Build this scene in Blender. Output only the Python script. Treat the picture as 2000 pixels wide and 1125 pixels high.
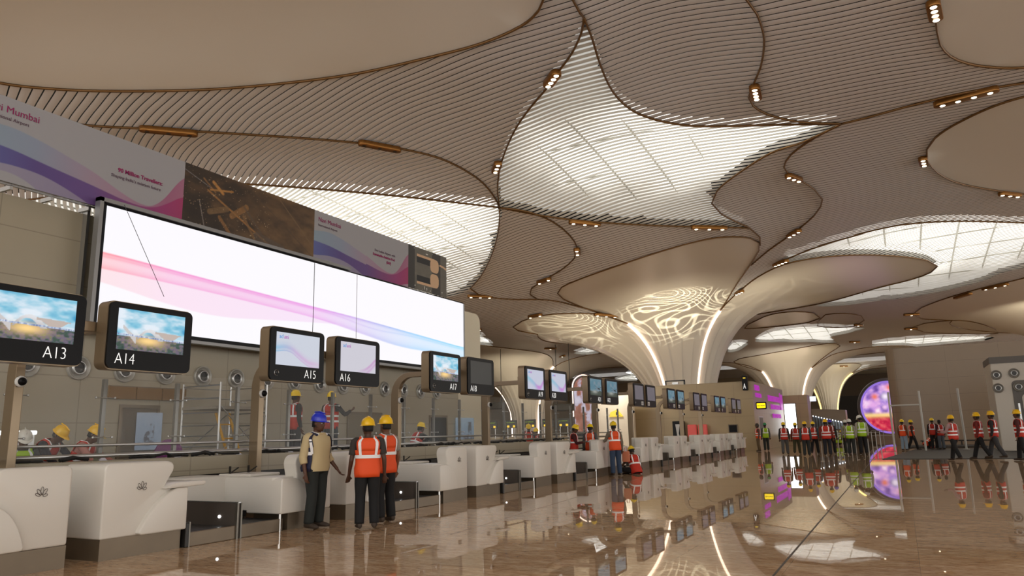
import bpy, bmesh, math, random
import numpy as np
from math import pi, sin, cos, radians, atan2, hypot, sqrt, floor
from mathutils import Vector, Matrix, geometry
for _o in list(bpy.data.objects): bpy.data.objects.remove(_o)
SC = bpy.context.scene
COL = SC.collection
# ------------------------------------------------------------------ camera
FOC, PX0, PY0, EYE = 1435.0, 1000.0, 562.5, 1.4
def _n(v): return v/np.linalg.norm(v)
_U = _n(np.array([-168., 7212., -1435.]))
_Y = np.array([762., -268., -1435.]); _Y = _n(_Y-_U*(_Y@_U))
_X = np.cross(_Y, _U)
RM = np.array([_X, _Y, _U])
CAMP = np.array([0, 0, EYE])
cam_d = bpy.data.cameras.new('camera'); cam = bpy.data.objects.new('camera', cam_d); COL.objects.link(cam)
cam_d.sensor_fit = 'HORIZONTAL'; cam_d.sensor_width = 36; cam_d.lens = 36*FOC/2000
cam_d.clip_start = .05; cam_d.clip_end = 1000
M = Matrix([list(RM[0])+[0], list(RM[1])+[0], list(RM[2])+[EYE], [0, 0, 0, 1]])
cam.matrix_world = M
SC.camera = cam
def ray(u, v): return RM@np.array([u-PX0, -(v-PY0), -FOC])
def onz(u, v, z):
    d = ray(u, v); return CAMP+d*((z-EYE)/d[2])
def onx(u, v, x):
    d = ray(u, v); return CAMP+d*(x/d[0])
def ony(u, v, y):
    d = ray(u, v); return CAMP+d*(y/d[1])
# ------------------------------------------------------------------ world, exposure
SC.view_settings.view_transform = 'Standard'; SC.view_settings.look = 'None'
SC.view_settings.gamma = 1; SC.view_settings.use_curve_mapping = False
SC.view_settings.exposure = 0.8
EM = 2**-.8      # emitters are given in display units
W = bpy.data.worlds.new('world'); SC.world = W; W.use_nodes = True
W.node_tree.nodes['Background'].inputs[0].default_value = (1.0, .968, .92, 1)
W.node_tree.nodes['Background'].inputs[1].default_value = 1.15
SC.cycles.max_bounces = 6; SC.cycles.diffuse_bounces = 3; SC.cycles.glossy_bounces = 4
SC.cycles.transparent_max_bounces = 12; SC.cycles.transmission_bounces = 4
SC.cycles.sample_clamp_indirect = 4.0
SC.cycles.caustics_reflective = False; SC.cycles.caustics_refractive = False
def area(name, loc, target, size, power, color=(1, .93, .82), sy=None, spread=None):
    l = bpy.data.lights.new(name, 'AREA'); l.energy = power; l.color = color; l.size = size
    if sy: l.shape = 'RECTANGLE'; l.size_y = sy
    if spread: l.spread = spread
    o = bpy.data.objects.new(name, l); COL.objects.link(o); o.location = loc
    d = Vector(target)-Vector(loc); o.rotation_euler = d.to_track_quat('-Z', 'Y').to_euler()
    return o
# ------------------------------------------------------------------ materials
MATS = {}
def mat(name, col=(.8, .8, .8), rough=.5, metal=0, emit=None, es=1, spec=.5, coat=0, trans=0, alpha=1, noise=None):
    if name in MATS: return MATS[name]
    m = bpy.data.materials.new(name); m.use_nodes = True; nt = m.node_tree; b = nt.nodes['Principled BSDF']
    b.inputs['Base Color'].default_value = (*col, 1); b.inputs['Roughness'].default_value = rough
    b.inputs['Metallic'].default_value = metal; b.inputs['Specular IOR Level'].default_value = spec
    b.inputs['Coat Weight'].default_value = coat
    b.inputs['Transmission Weight'].default_value = trans; b.inputs['Alpha'].default_value = alpha
    if emit:
        b.inputs['Emission Color'].default_value = (*emit, 1); b.inputs['Emission Strength'].default_value = es*EM
    if noise:       # (scale, amount) : mottled colour + slight bump
        tc = nt.nodes.new('ShaderNodeTexCoord'); nz = nt.nodes.new('ShaderNodeTexNoise')
        nz.inputs['Scale'].default_value = noise[0]; nz.inputs['Detail'].default_value = 4
        nt.links.new(tc.outputs['Object'], nz.inputs['Vector'])
        mx = nt.nodes.new('ShaderNodeMix'); mx.data_type = 'RGBA'
        k = noise[1]
        mx.inputs[6].default_value = (*[max(0, c*(1-k)) for c in col], 1); mx.inputs[7].default_value = (*[min(1, c*(1+k)) for c in col], 1)
        nt.links.new(nz.outputs['Fac'], mx.inputs[0]); nt.links.new(mx.outputs[2], b.inputs['Base Color'])
    MATS[name] = m; return m
def nodes(m): return m.node_tree, m.node_tree.nodes['Principled BSDF']
def N(nt, t, **kw):
    n = nt.nodes.new(t)
    for k, v in kw.items(): setattr(n, k, v)
    return n
def math_(nt, op, a, b=None, c=None):
    n = N(nt, 'ShaderNodeMath', operation=op)
    for i, x in enumerate((a, b, c)):
        if x is None: continue
        if isinstance(x, (int, float)): n.inputs[i].default_value = x
        else: nt.links.new(x, n.inputs[i])
    return n.outputs[0]
# ------------------------------------------------------------------ mesh helpers
def link(name, me, m=None, parent=None, smooth=True):
    if m is not None:
        for q in (m if isinstance(m, (list, tuple)) else [m]): me.materials.append(q)
    if smooth: me.polygons.foreach_set('use_smooth', [True]*len(me.polygons))
    o = bpy.data.objects.new(name, me); COL.objects.link(o)
    if parent is not None: o.parent = parent
    return o
def mesh(name, V, F, m=None, parent=None, smooth=False):
    me = bpy.data.meshes.new(name); me.from_pydata([tuple(map(float, v)) for v in V], [], F); me.update()
    return link(name, me, m, parent, smooth)
class MB:
    """collects shapes for ONE mesh object"""
    def __init__(s): s.V = []; s.F = []
    def add(s, V, F):
        k = len(s.V); s.V += [tuple(map(float, v)) for v in V]; s.F += [tuple(i+k for i in f) for f in F]; return s
    def box(s, x0, x1, y0, y1, z0, z1):
        V = [(x, y, z) for x in (x0, x1) for y in (y0, y1) for z in (z0, z1)]
        return s.add(V, [(0, 1, 3, 2), (4, 6, 7, 5), (0, 4, 5, 1), (2, 3, 7, 6), (0, 2, 6, 4), (1, 5, 7, 3)])
    def tube(s, pts, r, n=8, cap=True, sx=1):
        pts = [Vector(p) for p in pts]; R = r if isinstance(r, (list, tuple)) else [r]*len(pts)
        V = []; F = []; ref = None
        for i, p in enumerate(pts):
            d = (pts[min(i+1, len(pts)-1)]-pts[max(i-1, 0)])
            d = d.normalized() if d.length > 1e-9 else Vector((0, 0, 1))
            if ref is None: ref = Vector((0, 0, 1)) if abs(d.z) < .9 else Vector((1, 0, 0))
            a = d.cross(ref); a = a.normalized() if a.length > 1e-6 else d.orthogonal().normalized()
            b = a.cross(d).normalized(); ref = b
            for k in range(n):
                t = 2*pi*k/n; V.append(p+a*cos(t)*R[i]*sx+b*sin(t)*R[i])
        for i in range(len(pts)-1):
            for k in range(n):
                F.append((i*n+k, i*n+(k+1) % n, (i+1)*n+(k+1) % n, (i+1)*n+k))
        if cap: F.append(tuple(range(n-1, -1, -1))); F.append(tuple((len(pts)-1)*n+k for k in range(n)))
        return s.add(V, F)
    def prism(s, pts, axis, a0, a1):
        """polygon pts (2-d) extruded along axis 0/1/2 from a0 to a1"""
        def P(p, a):
            q = [p[0], p[1]]; q.insert(axis, a); return q
        n = len(pts); V = [P(p, a0) for p in pts]+[P(p, a1) for p in pts]
        F = [tuple(range(n)), tuple(range(2*n-1, n-1, -1))]+[(i, (i+1) % n+0, (i+1) % n+n, i+n) for i in range(n)]
        return s.add(V, F)
    def lathe(s, prof, c=(0, 0, 0), axis=2, n=16):
        V = []; F = []
        for (r, h) in prof:
            for k in range(n):
                t = 2*pi*k/n; q = [r*cos(t), r*sin(t)]; q.insert(axis, h); V.append([q[i]+c[i] for i in range(3)])
        for i in range(len(prof)-1):
            for k in range(n): F.append((i*n+k, i*n+(k+1) % n, (i+1)*n+(k+1) % n, (i+1)*n+k))
        return s.add(V, F)
    def ball(s, c, r, n=10, m=8):
        rx, ry, rz = r if isinstance(r, (tuple, list)) else (r, r, r)
        V = []; F = []
        for i in range(m+1):
            a = -pi/2+pi*i/m
            for k in range(n):
                t = 2*pi*k/n; V.append((c[0]+rx*cos(a)*cos(t), c[1]+ry*cos(a)*sin(t), c[2]+rz*sin(a)))
        for i in range(m):
            for k in range(n): F.append((i*n+k, i*n+(k+1) % n, (i+1)*n+(k+1) % n, (i+1)*n+k))
        return s.add(V, F)
    def xf(s, mtx):
        s.V = [tuple(mtx@Vector(v)) for v in s.V]; return s
    def build(s, name, m=None, parent=None, smooth=False, bevel=0, seg=2):
        me = bpy.data.meshes.new(name); me.from_pydata(s.V, [], s.F); me.update()
        bm = bmesh.new(); bm.from_mesh(me)
        bmesh.ops.recalc_face_normals(bm, faces=bm.faces)
        if bevel:
            bmesh.ops.bevel(bm, geom=[e for e in bm.edges if e.is_manifold and e.calc_face_angle(0) > .6], offset=bevel, segments=seg, affect='EDGES', profile=.5, clamp_overlap=True)
        bm.to_mesh(me); bm.free()
        o = link(name, me, m, parent, smooth)
        if smooth and smooth != 'all':
            me.set_sharp_from_angle(angle=radians(40))
        return o
def thing(name, label, cat, loc=(0, 0, 0), rz=0, group=None):
    o = bpy.data.objects.new(name, None); COL.objects.link(o); o.location = loc; o.rotation_euler = (0, 0, rz)
    o.empty_display_size = .2
    o['label'] = label; o['category'] = cat
    if group: o['group'] = group
    return o
def tag(o, label, cat, group=None):
    o['label'] = label; o['category'] = cat
    if group: o['group'] = group
    return o
def struct(o): o['kind'] = 'structure'; return o
def copy_tree(o, parent=None):
    c = o.copy(); COL.objects.link(c); c.parent = parent
    for ch in [q for q in bpy.data.objects if q.parent == o]: copy_tree(ch, c)
    return c
def rrect(x0, x1, y0, y1, r, n=5):
    P = []
    for cx_, cy_, a in ((x1-r, y0+r, -90), (x1-r, y1-r, 0), (x0+r, y1-r, 90), (x0+r, y0+r, 180)):
        for i in range(n+1):
            t = radians(a+90*i/n); P.append((cx_+r*cos(t), cy_+r*sin(t)))
    return P
def text(name, body, mtx, size, m, parent=None, depth=.004, align='LEFT', bold=0, sx=1):
    c = bpy.data.curves.new(name, 'FONT'); c.body = body; c.size = size; c.extrude = depth; c.align_x = align
    c.offset = bold; c.resolution_u = 3; c.space_character = 1.0
    o = bpy.data.objects.new(name, c); COL.objects.link(o); c.materials.append(m)
    bpy.context.view_layer.update()
    me = bpy.data.meshes.new_from_object(o.evaluated_get(bpy.context.evaluated_depsgraph_get())); bpy.data.objects.remove(o)
    me.name = name; me.transform(mtx@Matrix.Diagonal((sx, 1, 1, 1)))
    o = bpy.data.objects.new(name, me); COL.objects.link(o)
    if parent is not None: o.parent = parent
    return o
def face_x(x, y, z):   # text frame on a plane that faces +X, reading along +Y
    return Matrix([(0, 0, 1, x), (1, 0, 0, y), (0, 1, 0, z), (0, 0, 0, 1)])
def face_my(x, y, z):  # faces -Y, reading along +X
    return Matrix([(1, 0, 0, x), (0, 0, -1, y), (0, 1, 0, z), (0, 0, 0, 1)])
def art_mat(name, emis=0, rough=.5):
    if name in MATS: return MATS[name]
    m = mat(name, rough=rough); nt, b = nodes(m)
    a = N(nt, 'ShaderNodeVertexColor', layer_name='Col')
    if emis:
        nt.links.new(a.outputs['Color'], b.inputs['Emission Color']); b.inputs['Emission Strength'].default_value = emis*EM
        b.inputs['Base Color'].default_value = (.01, .01, .01, 1)
    else: nt.links.new(a.outputs['Color'], b.inputs['Base Color'])
    return m
def art(name, fn, nu, nv, P, m, parent=None):
    """picture of real size: fn(U,V)->rgb arrays (V up), P(u,v)->point"""
    u, v = np.meshgrid(np.linspace(0, 1, nu), np.linspace(0, 1, nv)); u = u.ravel(); v = v.ravel()
    c = np.clip(fn(u, v), 0, 1)
    V = [P(a, b) for a, b in zip(u, v)]
    F = [(j*nu+i, j*nu+i+1, (j+1)*nu+i+1, (j+1)*nu+i) for j in range(nv-1) for i in range(nu-1)]
    me = bpy.data.meshes.new(name); me.from_pydata([tuple(map(float, q)) for q in V], [], F)
    at = me.color_attributes.new('Col', 'FLOAT_COLOR', 'POINT')
    at.data.foreach_set('color', np.concatenate([c, np.ones((len(c), 1))], 1).astype(np.float32).ravel())
    me.update(); return link(name, me, m, parent, False)
def lin(c):
    c = np.array(c, float)/255.; return np.where(c <= .04045, c/12.92, ((c+.055)/1.055)**2.4)
def L3(*c): return tuple(float(x) for x in lin(c))
# ================================================================== CEILING
HC = 14.0
COLS = [(-16.7, 64., .95, .37), (-14.6, 118., 1.15, 0), (-12.6, 162., 1.2, 0), (-50., 102., 1.0, 0), (20., 93., 1.0, 0)]
R0, ZS = 2.9, 4.8
RS = {2: .58}
def hgt(x, y):
    x = np.asarray(x, float); y = np.asarray(y, float)
    z = HC+.35*np.sin(x/6.1+.8)*np.cos(y/8.3+.4)
    for ci, (cx_, cy_, ka, kb) in enumerate(COLS):
        rs = RS.get(ci, 1)
        r = np.maximum(np.hypot(x-cx_, y-cy_), .5)
        D = 9.2*(R0*rs/r)**(ka+kb*np.cos(np.arctan2(y-cy_, x-cx_)-.255))
        t = np.clip((r-16)/(42-16), 0, 1); D = D*(1-t*t*(3-2*t))
        z = z-D
    return z
def hit(u, v):
    """first point of the ceiling surface seen through the pixel (used only to measure positions)"""
    d = _n(ray(u, v)); t = np.linspace(3, 260, 1400); P = CAMP[:, None]+d[:, None]*t
    g = P[2]-hgt(P[0], P[1]); k = np.argmax(g > 0)
    if g[k] <= 0: k = len(t)-1
    a, b = t[max(k-1, 0)], t[k]
    for _ in range(24):
        c = (a+b)/2; p = CAMP+d*c
        if p[2]-hgt(p[0], p[1]) > 0: b = c
        else: a = c
    return CAMP+d*(a+b)/2
def spline(P, closed=False, step=14, corners=()):
    P = [np.array(p, float) for p in P]; n = len(P); out = []
    rng = range(n if closed else n-1)
    for i in rng:
        p1, p2 = P[i], P[(i+1) % n]
        p0 = P[(i-1) % n] if (closed or i > 0) else p1
        p3 = P[(i+2) % n] if (closed or i < n-2) else p2
        if i in corners: p0 = p1
        if (i+1) % n in corners: p3 = p2
        k = max(1, int(np.linalg.norm(p2-p1)/step))
        for j in range(k):
            t = j/k
            out.append(.5*((2*p1)+(-p0+p2)*t+(2*p0-5*p1+4*p2-p3)*t*t+(-p0+3*p1-3*p2+p3)*t**3))
    if not closed: out.append(P[-1])
    return out
def trace(P, closed=False, step=14, corners=()):
    return [hit(*p) for p in spline(P, closed, step, corners)]
# --- boundary lines measured on the photograph
NLrim = [(-300, 60), (-120, 130), (0, 160), (110, 172), (230, 176), (400, 173), (560, 160), (700, 141), (830, 112), (930, 86), (1000, 58), (1040, 32), (1060, 0), (1068, -60), (1050, -200)]
NL = NLrim+[(900, -420), (300, -420), (-300, -300)]
NR1 = [(1850, -260), (1832, -80), (1828, 20), (1830, 60), (1836, 85), (1856, 108), (1890, 122), (1935, 129), (2000, 130), (2150, 115), (2400, 40), (2500, -150), (2300, -300)]
NR2 = [(2400, 120), (2150, 150), (2000, 187), (1930, 210), (1862, 243), (1826, 268), (1810, 290), (1811, 312), (1830, 335), (1860, 352), (1900, 363), (1960, 373), (2000, 378), (2200, 385), (2450, 330), (2550, 200)]
Aleft = [(1140, 32), (1136, 60), (1118, 100), (1092, 136), (1068, 170), (1036, 208), (1008, 248), (986, 296), (974, 340), (972, 375), (976, 404)]
Atop = [(1140, 32), (1156, 72), (1172, 124), (1196, 176), (1232, 212), (1280, 232), (1340, 243), (1400, 245), (1520, 242), (1644, 240)]
Abot = [(976, 404), (1060, 420), (1160, 432), (1300, 440), (1400, 442), (1464, 444)]
L4left = [(1644, 240), (1568, 276), (1504, 298), (1432, 344), (1400, 372), (1390, 396), (1408, 416), (1438, 432), (1464, 444), (1484, 462), (1485, 478)]
L4right = [(1644, 240), (1590, 268), (1545, 300), (1531, 325), (1541, 341), (1565, 352), (1590, 368), (1606, 388), (1603, 402), (1590, 420), (1560, 446), (1538, 462), (1501, 488), (1467, 517)]
skyA = Atop+L4left[1:9]+Abot[::-1][1:]+Aleft[::-1][1:-1]
L1top = [(1060, -300), (1085, -100), (1120, 0), (1140, 32)]
L1right = [(1390, -300), (1430, -60), (1460, 0), (1478, 25), (1490, 60), (1492, 90), (1485, 130), (1470, 165), (1462, 188), (1470, 204), (1500, 222), (1560, 236), (1644, 240)]
leaf1 = L1top[:-1]+Atop+L1right[::-1][1:]
crease1 = [(-250, 220), (0, 225), (170, 243), (300, 250), (470, 260), (640, 272), (760, 285), (860, 308), (930, 345), (962, 378), (976, 404)]
crease2 = [(-250, 410), (60, 388), (200, 362), (330, 352), (480, 358), (600, 366), (760, 380), (880, 393), (976, 404)]
Bright = [(976, 404), (975, 435), (970, 465), (957, 505), (938, 540), (918, 562)]
skyB = crease2+Bright[1:]+[(880, 580), (760, 590), (560, 560), (300, 520), (60, 460), (-250, 460)]
band2 = crease1+crease2[::-1][1:]
L3right = [(976, 404), (1030, 412), (1080, 432), (1112, 458), (1127, 482), (1122, 503), (1095, 527), (1060, 547), (1038, 562), (1035, 574), (1050, 584)]
L3bot = [(918, 562), (934, 574), (967, 581), (1010, 584), (1050, 584), (1086, 587), (1130, 598), (1170, 609), (1225, 631)]
leaf3 = L3right+L3bot[:4][::-1]+Bright[::-1][1:-1]
leaf4 = L4left+[(1483, 490)]+L4right[::-1]
creaseR = [(1644, 240), (1700, 226), (1780, 204), (1880, 180), (2000, 160), (2250, 120)]
Ctop = [(1530, 508), (1560, 495), (1600, 480), (1653, 464), (1721, 445), (1788, 435), (1873, 431), (2000, 434), (2300, 446)]
Cbot = [(2300, 478), (2000, 523), (1920, 549), (1840, 569), (1771, 581), (1700, 590), (1640, 597)]
skyC = Ctop+Cbot+[(1580, 590)]
skyD = [(1474, 667), (1501, 650), (1535, 642), (1589, 638), (1650, 640), (1690, 641), (1660, 650), (1620, 659), (1636, 669), (1560, 669)]
skyE = [(1704, 671), (1772, 662), (1860, 658), (1938, 658), (1925, 665), (1850, 672), (1738, 681), (1700, 680)]
skyF = [(1606, 728), (1643, 719), (1704, 716), (1680, 724), (1635, 729)]
skyG = [(905, 650), (935, 652), (955, 668), (966, 681), (930, 684), (905, 684), (880, 670)]
skyH = [(1120, 690), (1155, 680), (1190, 675), (1214, 687), (1180, 691), (1150, 693)]
skyI = [(1200, 742), (1224, 734), (1256, 733), (1262, 742), (1235, 744)]
skyJ = [(1420, 687), (1430, 671), (1448, 668), (1462, 671), (1440, 686)]
leaf5 = [(1596, 636), (1600, 625), (1612, 614), (1650, 611), (1682, 616), (1688, 625), (1672, 636), (1630, 639)]
cr1 = [(1454, 641), (1480, 624), (1508, 613), (1552, 608), (1589, 611), (1602, 621), (1580, 629), (1535, 635)]
cr2 = [(1780, 640), (1805, 631), (1873, 625), (1923, 634), (1950, 650), (1873, 651), (1805, 648)]
# --- rims of the flared columns
C1mid = [(1228, 632), (1190, 617), (1140, 600), (1100, 583), (1089, 572), (1097, 560), (1130, 545), (1200, 520), (1300, 487), (1380, 466), (1430, 461), (1465, 464), (1482, 473), (1482, 488), (1468, 512), (1440, 552), (1418, 588), (1405, 607)]
C1right = [(1405, 607), (1420, 590), (1445, 567), (1480, 540), (1530, 516), (1600, 502), (1680, 497), (1760, 500), (1812, 508), (1831, 519), (1818, 531), (1780, 545), (1720, 560), (1650, 580)]
C1left = [(1050, 652), (1012, 645), (1002, 638), (1020, 626), (1060, 615), (1110, 611), (1160, 612), (1195, 620), (1228, 632)]
def back_arc(p, q, c, r, n=24):
    """join p to q round the hidden back of the column, anticlockwise"""
    a0 = atan2(p[1]-c[1], p[0]-c[0]); a1 = atan2(q[1]-c[1], q[0]-c[0])
    while a1 < a0: a1 += 2*pi
    r0 = hypot(p[0]-c[0], p[1]-c[1]); r1 = hypot(q[0]-c[0], q[1]-c[1]); out = []
    for i in range(1, n):
        t = i/n; w = min(1, 4*t, 4*(1-t)); rr = (r0*(1-t)+r1*t)*(1-w)+r*w; a = a0+(a1-a0)*t
        out.append(np.array((c[0]+rr*cos(a), c[1]+rr*sin(a), 0)))
    return out
XY = lambda P: [np.array((p[0], p[1])) for p in P]
def closed(P, step=14): return XY(trace(P, True, step))
rimC1 = XY(trace(C1mid)+trace(C1right)[1:])
_l = XY(trace(C1left)); rimC1 = rimC1+XY(back_arc(rimC1[-1], _l[0], COLS[0][:2], 12.5))+_l[:-1]
C2mid = [(1490, 726), (1450, 714), (1433, 706), (1445, 700), (1467, 696), (1535, 684), (1603, 672), (1632, 670), (1641, 675), (1623, 687), (1603, 702), (1584, 719)]
C2right = [(1584, 719), (1610, 701), (1636, 689), (1704, 677), (1770, 675), (1788, 678)]
rimC2 = XY(trace(C2mid, step=8)+trace(C2right, step=8)[1:]); rimC2 += XY(back_arc(rimC2[-1], rimC2[0], COLS[1][:2], 13))
def lobed(c, th0, rb=7.0, ra=11.0, n=120):
    out = []
    for i in range(n):
        a = 2*pi*i/n; R = rb+ra*abs(cos(1.5*(a-th0)))**.9; out.append(np.array((c[0]+R*cos(a), c[1]+R*sin(a))))
    return out
rimC3 = lobed(COLS[2], radians(-85), 5, 9); 
CLmid = [(880, 694), (920, 691), (1001, 687), (1040, 687), (1062, 694), (1067, 712)]
rimCL = lobed(COLS[3], radians(-100), 8, 15)
CRr = [(2600, 540), (2250, 500), (2100, 512), (2000, 542), (1920, 561), (1850, 581), (1800, 600), (1783, 613), (1800, 622), (1860, 625)]
rimCR = XY(trace(CRr)); 
def ccw(P):
    a = sum(P[i][0]*P[(i+1) % len(P)][1]-P[(i+1) % len(P)][0]*P[i][1] for i in range(len(P)))
    return P if a > 0 else P[::-1]
_r = rimCR[::-1] if atan2(rimCR[-1][1]-93, rimCR[-1][0]-20) < atan2(rimCR[0][1]-93, rimCR[0][0]-20) else rimCR
rimCR = _r+XY(back_arc(_r[-1], _r[0], COLS[4][:2], 12))
RIMS = [ccw(rimC1), ccw(rimC2), ccw(rimC3), ccw(rimCL), ccw(rimCR)]
def inside(P, poly):
    P = np.asarray(P); x, y = P[:, 0], P[:, 1]; r = np.zeros(len(P), bool); n = len(poly)
    for i in range(n):
        x0, y0 = poly[i]; x1, y1 = poly[(i+1) % n]
        if y0 == y1: continue
        c = ((y0 > y) != (y1 > y)) & (x < (x1-x0)*(y-y0)/(y1-y0)+x0); r ^= c
    return r
def dist(P, poly, close=True):
    P = np.asarray(P); d = np.full(len(P), 1e9); n = len(poly)
    for i in range(n if close else n-1):
        a = poly[i]; b = poly[(i+1) % n]; ab = b-a; L = ab@ab+1e-12
        t = np.clip(((P-a)@ab)/L, 0, 1); q = a+t[:, None]*ab; d = np.minimum(d, np.hypot(*(P-q).T))
    return d
# region: (polygon, material key, bulge)
REG = []
for nm, P, mk, bl in (('NL', NL, 'plaster', .9), ('NR1', NR1, 'plaster', .5), ('NR2', NR2, 'plaster', .5), ('cr1', cr1, 'plaster', .3), ('cr2', cr2, 'plaster', .3),
                      ('skyA', skyA, 'sky', .35), ('skyB', skyB, 'sky', .3), ('skyC', skyC, 'sky', .3), ('skyD', skyD, 'sky', .2), ('skyE', skyE, 'sky', .2), ('skyF', skyF, 'sky', .1),
                      ('skyG', skyG, 'sky', .2), ('skyH', skyH, 'sky', .1), ('skyI', skyI, 'sky', .1), ('skyJ', skyJ, 'sky', .1),
                      ('leaf1', leaf1, 'slat', .9), ('band2', band2, 'slat', .9), ('leaf3', leaf3, 'slat', .7), ('leaf4', leaf4, 'slat', .7), ('leaf5', leaf5, 'slat', .4)):
    REG.append((nm, closed(P, 12 if len(P) > 8 else 8), mk, bl))
# one shared triangulation of the ceiling plan
gv = []; ge = []
def addpoly(P, close=True):
    k = len(gv); n = len(P); gv.extend(Vector((float(p[0]), float(p[1]))) for p in P)
    ge.extend((k+i, k+(i+1) % n) for i in range(n if close else n-1))
for R in RIMS: addpoly(R)
for r in REG: addpoly(r[1])
_c1 = XY(trace(crease1)); 
xs = []
y = -16.
while y < 190:
    s = 1.1 if y < 75 else 2.2
    for i in range(int(125/s)):
        x = -75+i*s+(s/2 if int(y/s) % 2 else 0); gv.append(Vector((x, y)))
    y += s
res = geometry.delaunay_2d_cdt(gv, ge, [], 0, 1e-4)
CV = np.array([(v.x, v.y) for v in res[0]]); CF = np.array([f for f in res[2] if len(f) == 3])
cen = CV[CF].mean(1); own = np.full(len(CF), -1)
for k, r in enumerate(REG): own[inside(cen, r[1]) & (own < 0 if r[2] != 'slat' else own == -1)] = k
for R in RIMS: own[inside(cen, R)] = -9
edges = CV[CF]; mx = np.max([np.hypot(*(edges[:, i]-edges[:, (i+1) % 3]).T) for i in range(3)], 0); own[mx > 8] = -9
BZ = np.zeros(len(CV))
for k, r in enumerate(REG):
    ins = inside(CV, r[1]); d = dist(CV[ins], r[1]); L = 3.0 if r[3] > .6 else 2.0
    b = r[3]*(1-np.exp(-(d/L)))
    BZ[ins] = np.maximum(BZ[ins], b) if r[2] != 'slat' else b
_e = np.vstack([CF[:, [0, 1]], CF[:, [1, 2]], CF[:, [2, 0]]]); _e = np.vstack([_e, _e[:, ::-1]]); _fix = np.zeros(len(CV), bool)
for k, r in enumerate(REG): _fix |= dist(CV, r[1]) < .05
_cnt = np.maximum(np.bincount(_e[:, 0], minlength=len(CV)), 1)
for _ in range(9):
    _s = np.bincount(_e[:, 0], weights=BZ[_e[:, 1]], minlength=len(CV))/_cnt; BZ = np.where(_fix, BZ, .5*BZ+.5*_s)
_dr = np.min([dist(CV, R_) for R_ in RIMS], 0); BZ = BZ*(1-np.exp(-_dr/.7))
CZ = hgt(CV[:, 0], CV[:, 1])+BZ
def slat_mat(name, sky):
    m = mat(name, L3(233, 233, 236) if not sky else L3(238, 236, 228), rough=.42, spec=.4); nt, b = nodes(m)
    tc = N(nt, 'ShaderNodeTexCoord'); sp = N(nt, 'ShaderNodeSeparateXYZ'); nt.links.new(tc.outputs['Object'], sp.inputs[0])
    nz = N(nt, 'ShaderNodeTexNoise'); nz.inputs['Scale'].default_value = .12; nz.inputs['Detail'].default_value = 1
    nt.links.new(tc.outputs['Object'], nz.inputs['Vector'])
    xq = math_(nt, 'MINIMUM', math_(nt, 'ADD', sp.outputs['X'], 5.0), 0.0)
    yy = math_(nt, 'SUBTRACT', sp.outputs['Y'], math_(nt, 'MULTIPLY', math_(nt, 'MULTIPLY', xq, xq), .010))
    w = math_(nt, 'MULTIPLY_ADD', nz.outputs['Fac'], 1.3, yy)
    fr = math_(nt, 'FRACT', math_(nt, 'MULTIPLY', w, 1/.33))
    gap = math_(nt, 'GREATER_THAN', fr, .64 if sky else .86)
    # slats are shallow curved strips
    hg = math_(nt, 'SINE', math_(nt, 'MULTIPLY', fr, pi/(.64 if sky else .86)))
    bp = N(nt, 'ShaderNodeBump'); bp.inputs['Strength'].default_value = .22; bp.inputs['Distance'].default_value = .05
    nt.links.new(hg, bp.inputs['Height']); nt.links.new(bp.outputs[0], b.inputs['Normal'])
    tr = N(nt, 'ShaderNodeBsdfTransparent'); mixs = N(nt, 'ShaderNodeMixShader'); out = nt.nodes['Material Output']
    if sky:
        tl = N(nt, 'ShaderNodeBsdfTranslucent'); tl.inputs[0].default_value = (.8, .79, .74, 1)
        m2 = N(nt, 'ShaderNodeMixShader'); m2.inputs[0].default_value = .28
        nt.links.new(b.outputs[0], m2.inputs[1]); nt.links.new(tl.outputs[0], m2.inputs[2]); top = m2.outputs[0]
    else: top = b.outputs[0]
    nt.links.new(gap, mixs.inputs[0]); nt.links.new(top, mixs.inputs[1]); nt.links.new(tr.outputs[0], mixs.inputs[2])
    nt.links.new(mixs.outputs[0], out.inputs[0]); return m
MSL = slat_mat('slatted_ceiling', False); MSK = slat_mat('slatted_skylight', True)
MPL = mat('cream_plaster', L3(232, 227, 217), rough=.28, spec=.35)
MTR = mat('bronze_trim', L3(120, 88, 52), rough=.35, metal=.7)
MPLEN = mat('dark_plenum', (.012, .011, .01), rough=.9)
def sky_glass(name, c, rx, ry, hi, lo):      # luminous roof panel, light falloff painted in: bright centre, dim patchy rim
    m = mat(name, (.6, .6, .58), rough=.4, emit=(1, .985, .93)); nt, b = nodes(m)
    tc = N(nt, 'ShaderNodeTexCoord'); mp = N(nt, 'ShaderNodeMapping'); mp.vector_type = 'POINT'
    mp.inputs['Scale'].default_value = (1/rx, 1/ry, 0); mp.inputs['Location'].default_value = (-c[0]/rx, -c[1]/ry, 0)
    nt.links.new(tc.outputs['Object'], mp.inputs[0]); ln = N(nt, 'ShaderNodeVectorMath', operation='LENGTH'); nt.links.new(mp.outputs[0], ln.inputs[0])
    nz = N(nt, 'ShaderNodeTexNoise'); nz.inputs['Scale'].default_value = .35; nt.links.new(tc.outputs['Object'], nz.inputs['Vector'])
    q = math_(nt, 'ADD', ln.outputs['Value'], math_(nt, 'MULTIPLY_ADD', nz.outputs['Fac'], .8, -.4))
    mr = N(nt, 'ShaderNodeMapRange', interpolation_type='SMOOTHSTEP'); nt.links.new(q, mr.inputs['Value'])
    mr.inputs['From Min'].default_value = .25; mr.inputs['From Max'].default_value = 1.15; mr.inputs['To Min'].default_value = hi*EM; mr.inputs['To Max'].default_value = lo*EM
    nt.links.new(mr.outputs['Result'], b.inputs['Emission Strength']); return m
_a = hit(1340, 300); _b = hit(720, 440); _c = hit(1850, 480)
MSKYG = mat('skylight_glass', (.8, .8, .8), rough=.4, emit=(1, .985, .93), es=1.3)
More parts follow.
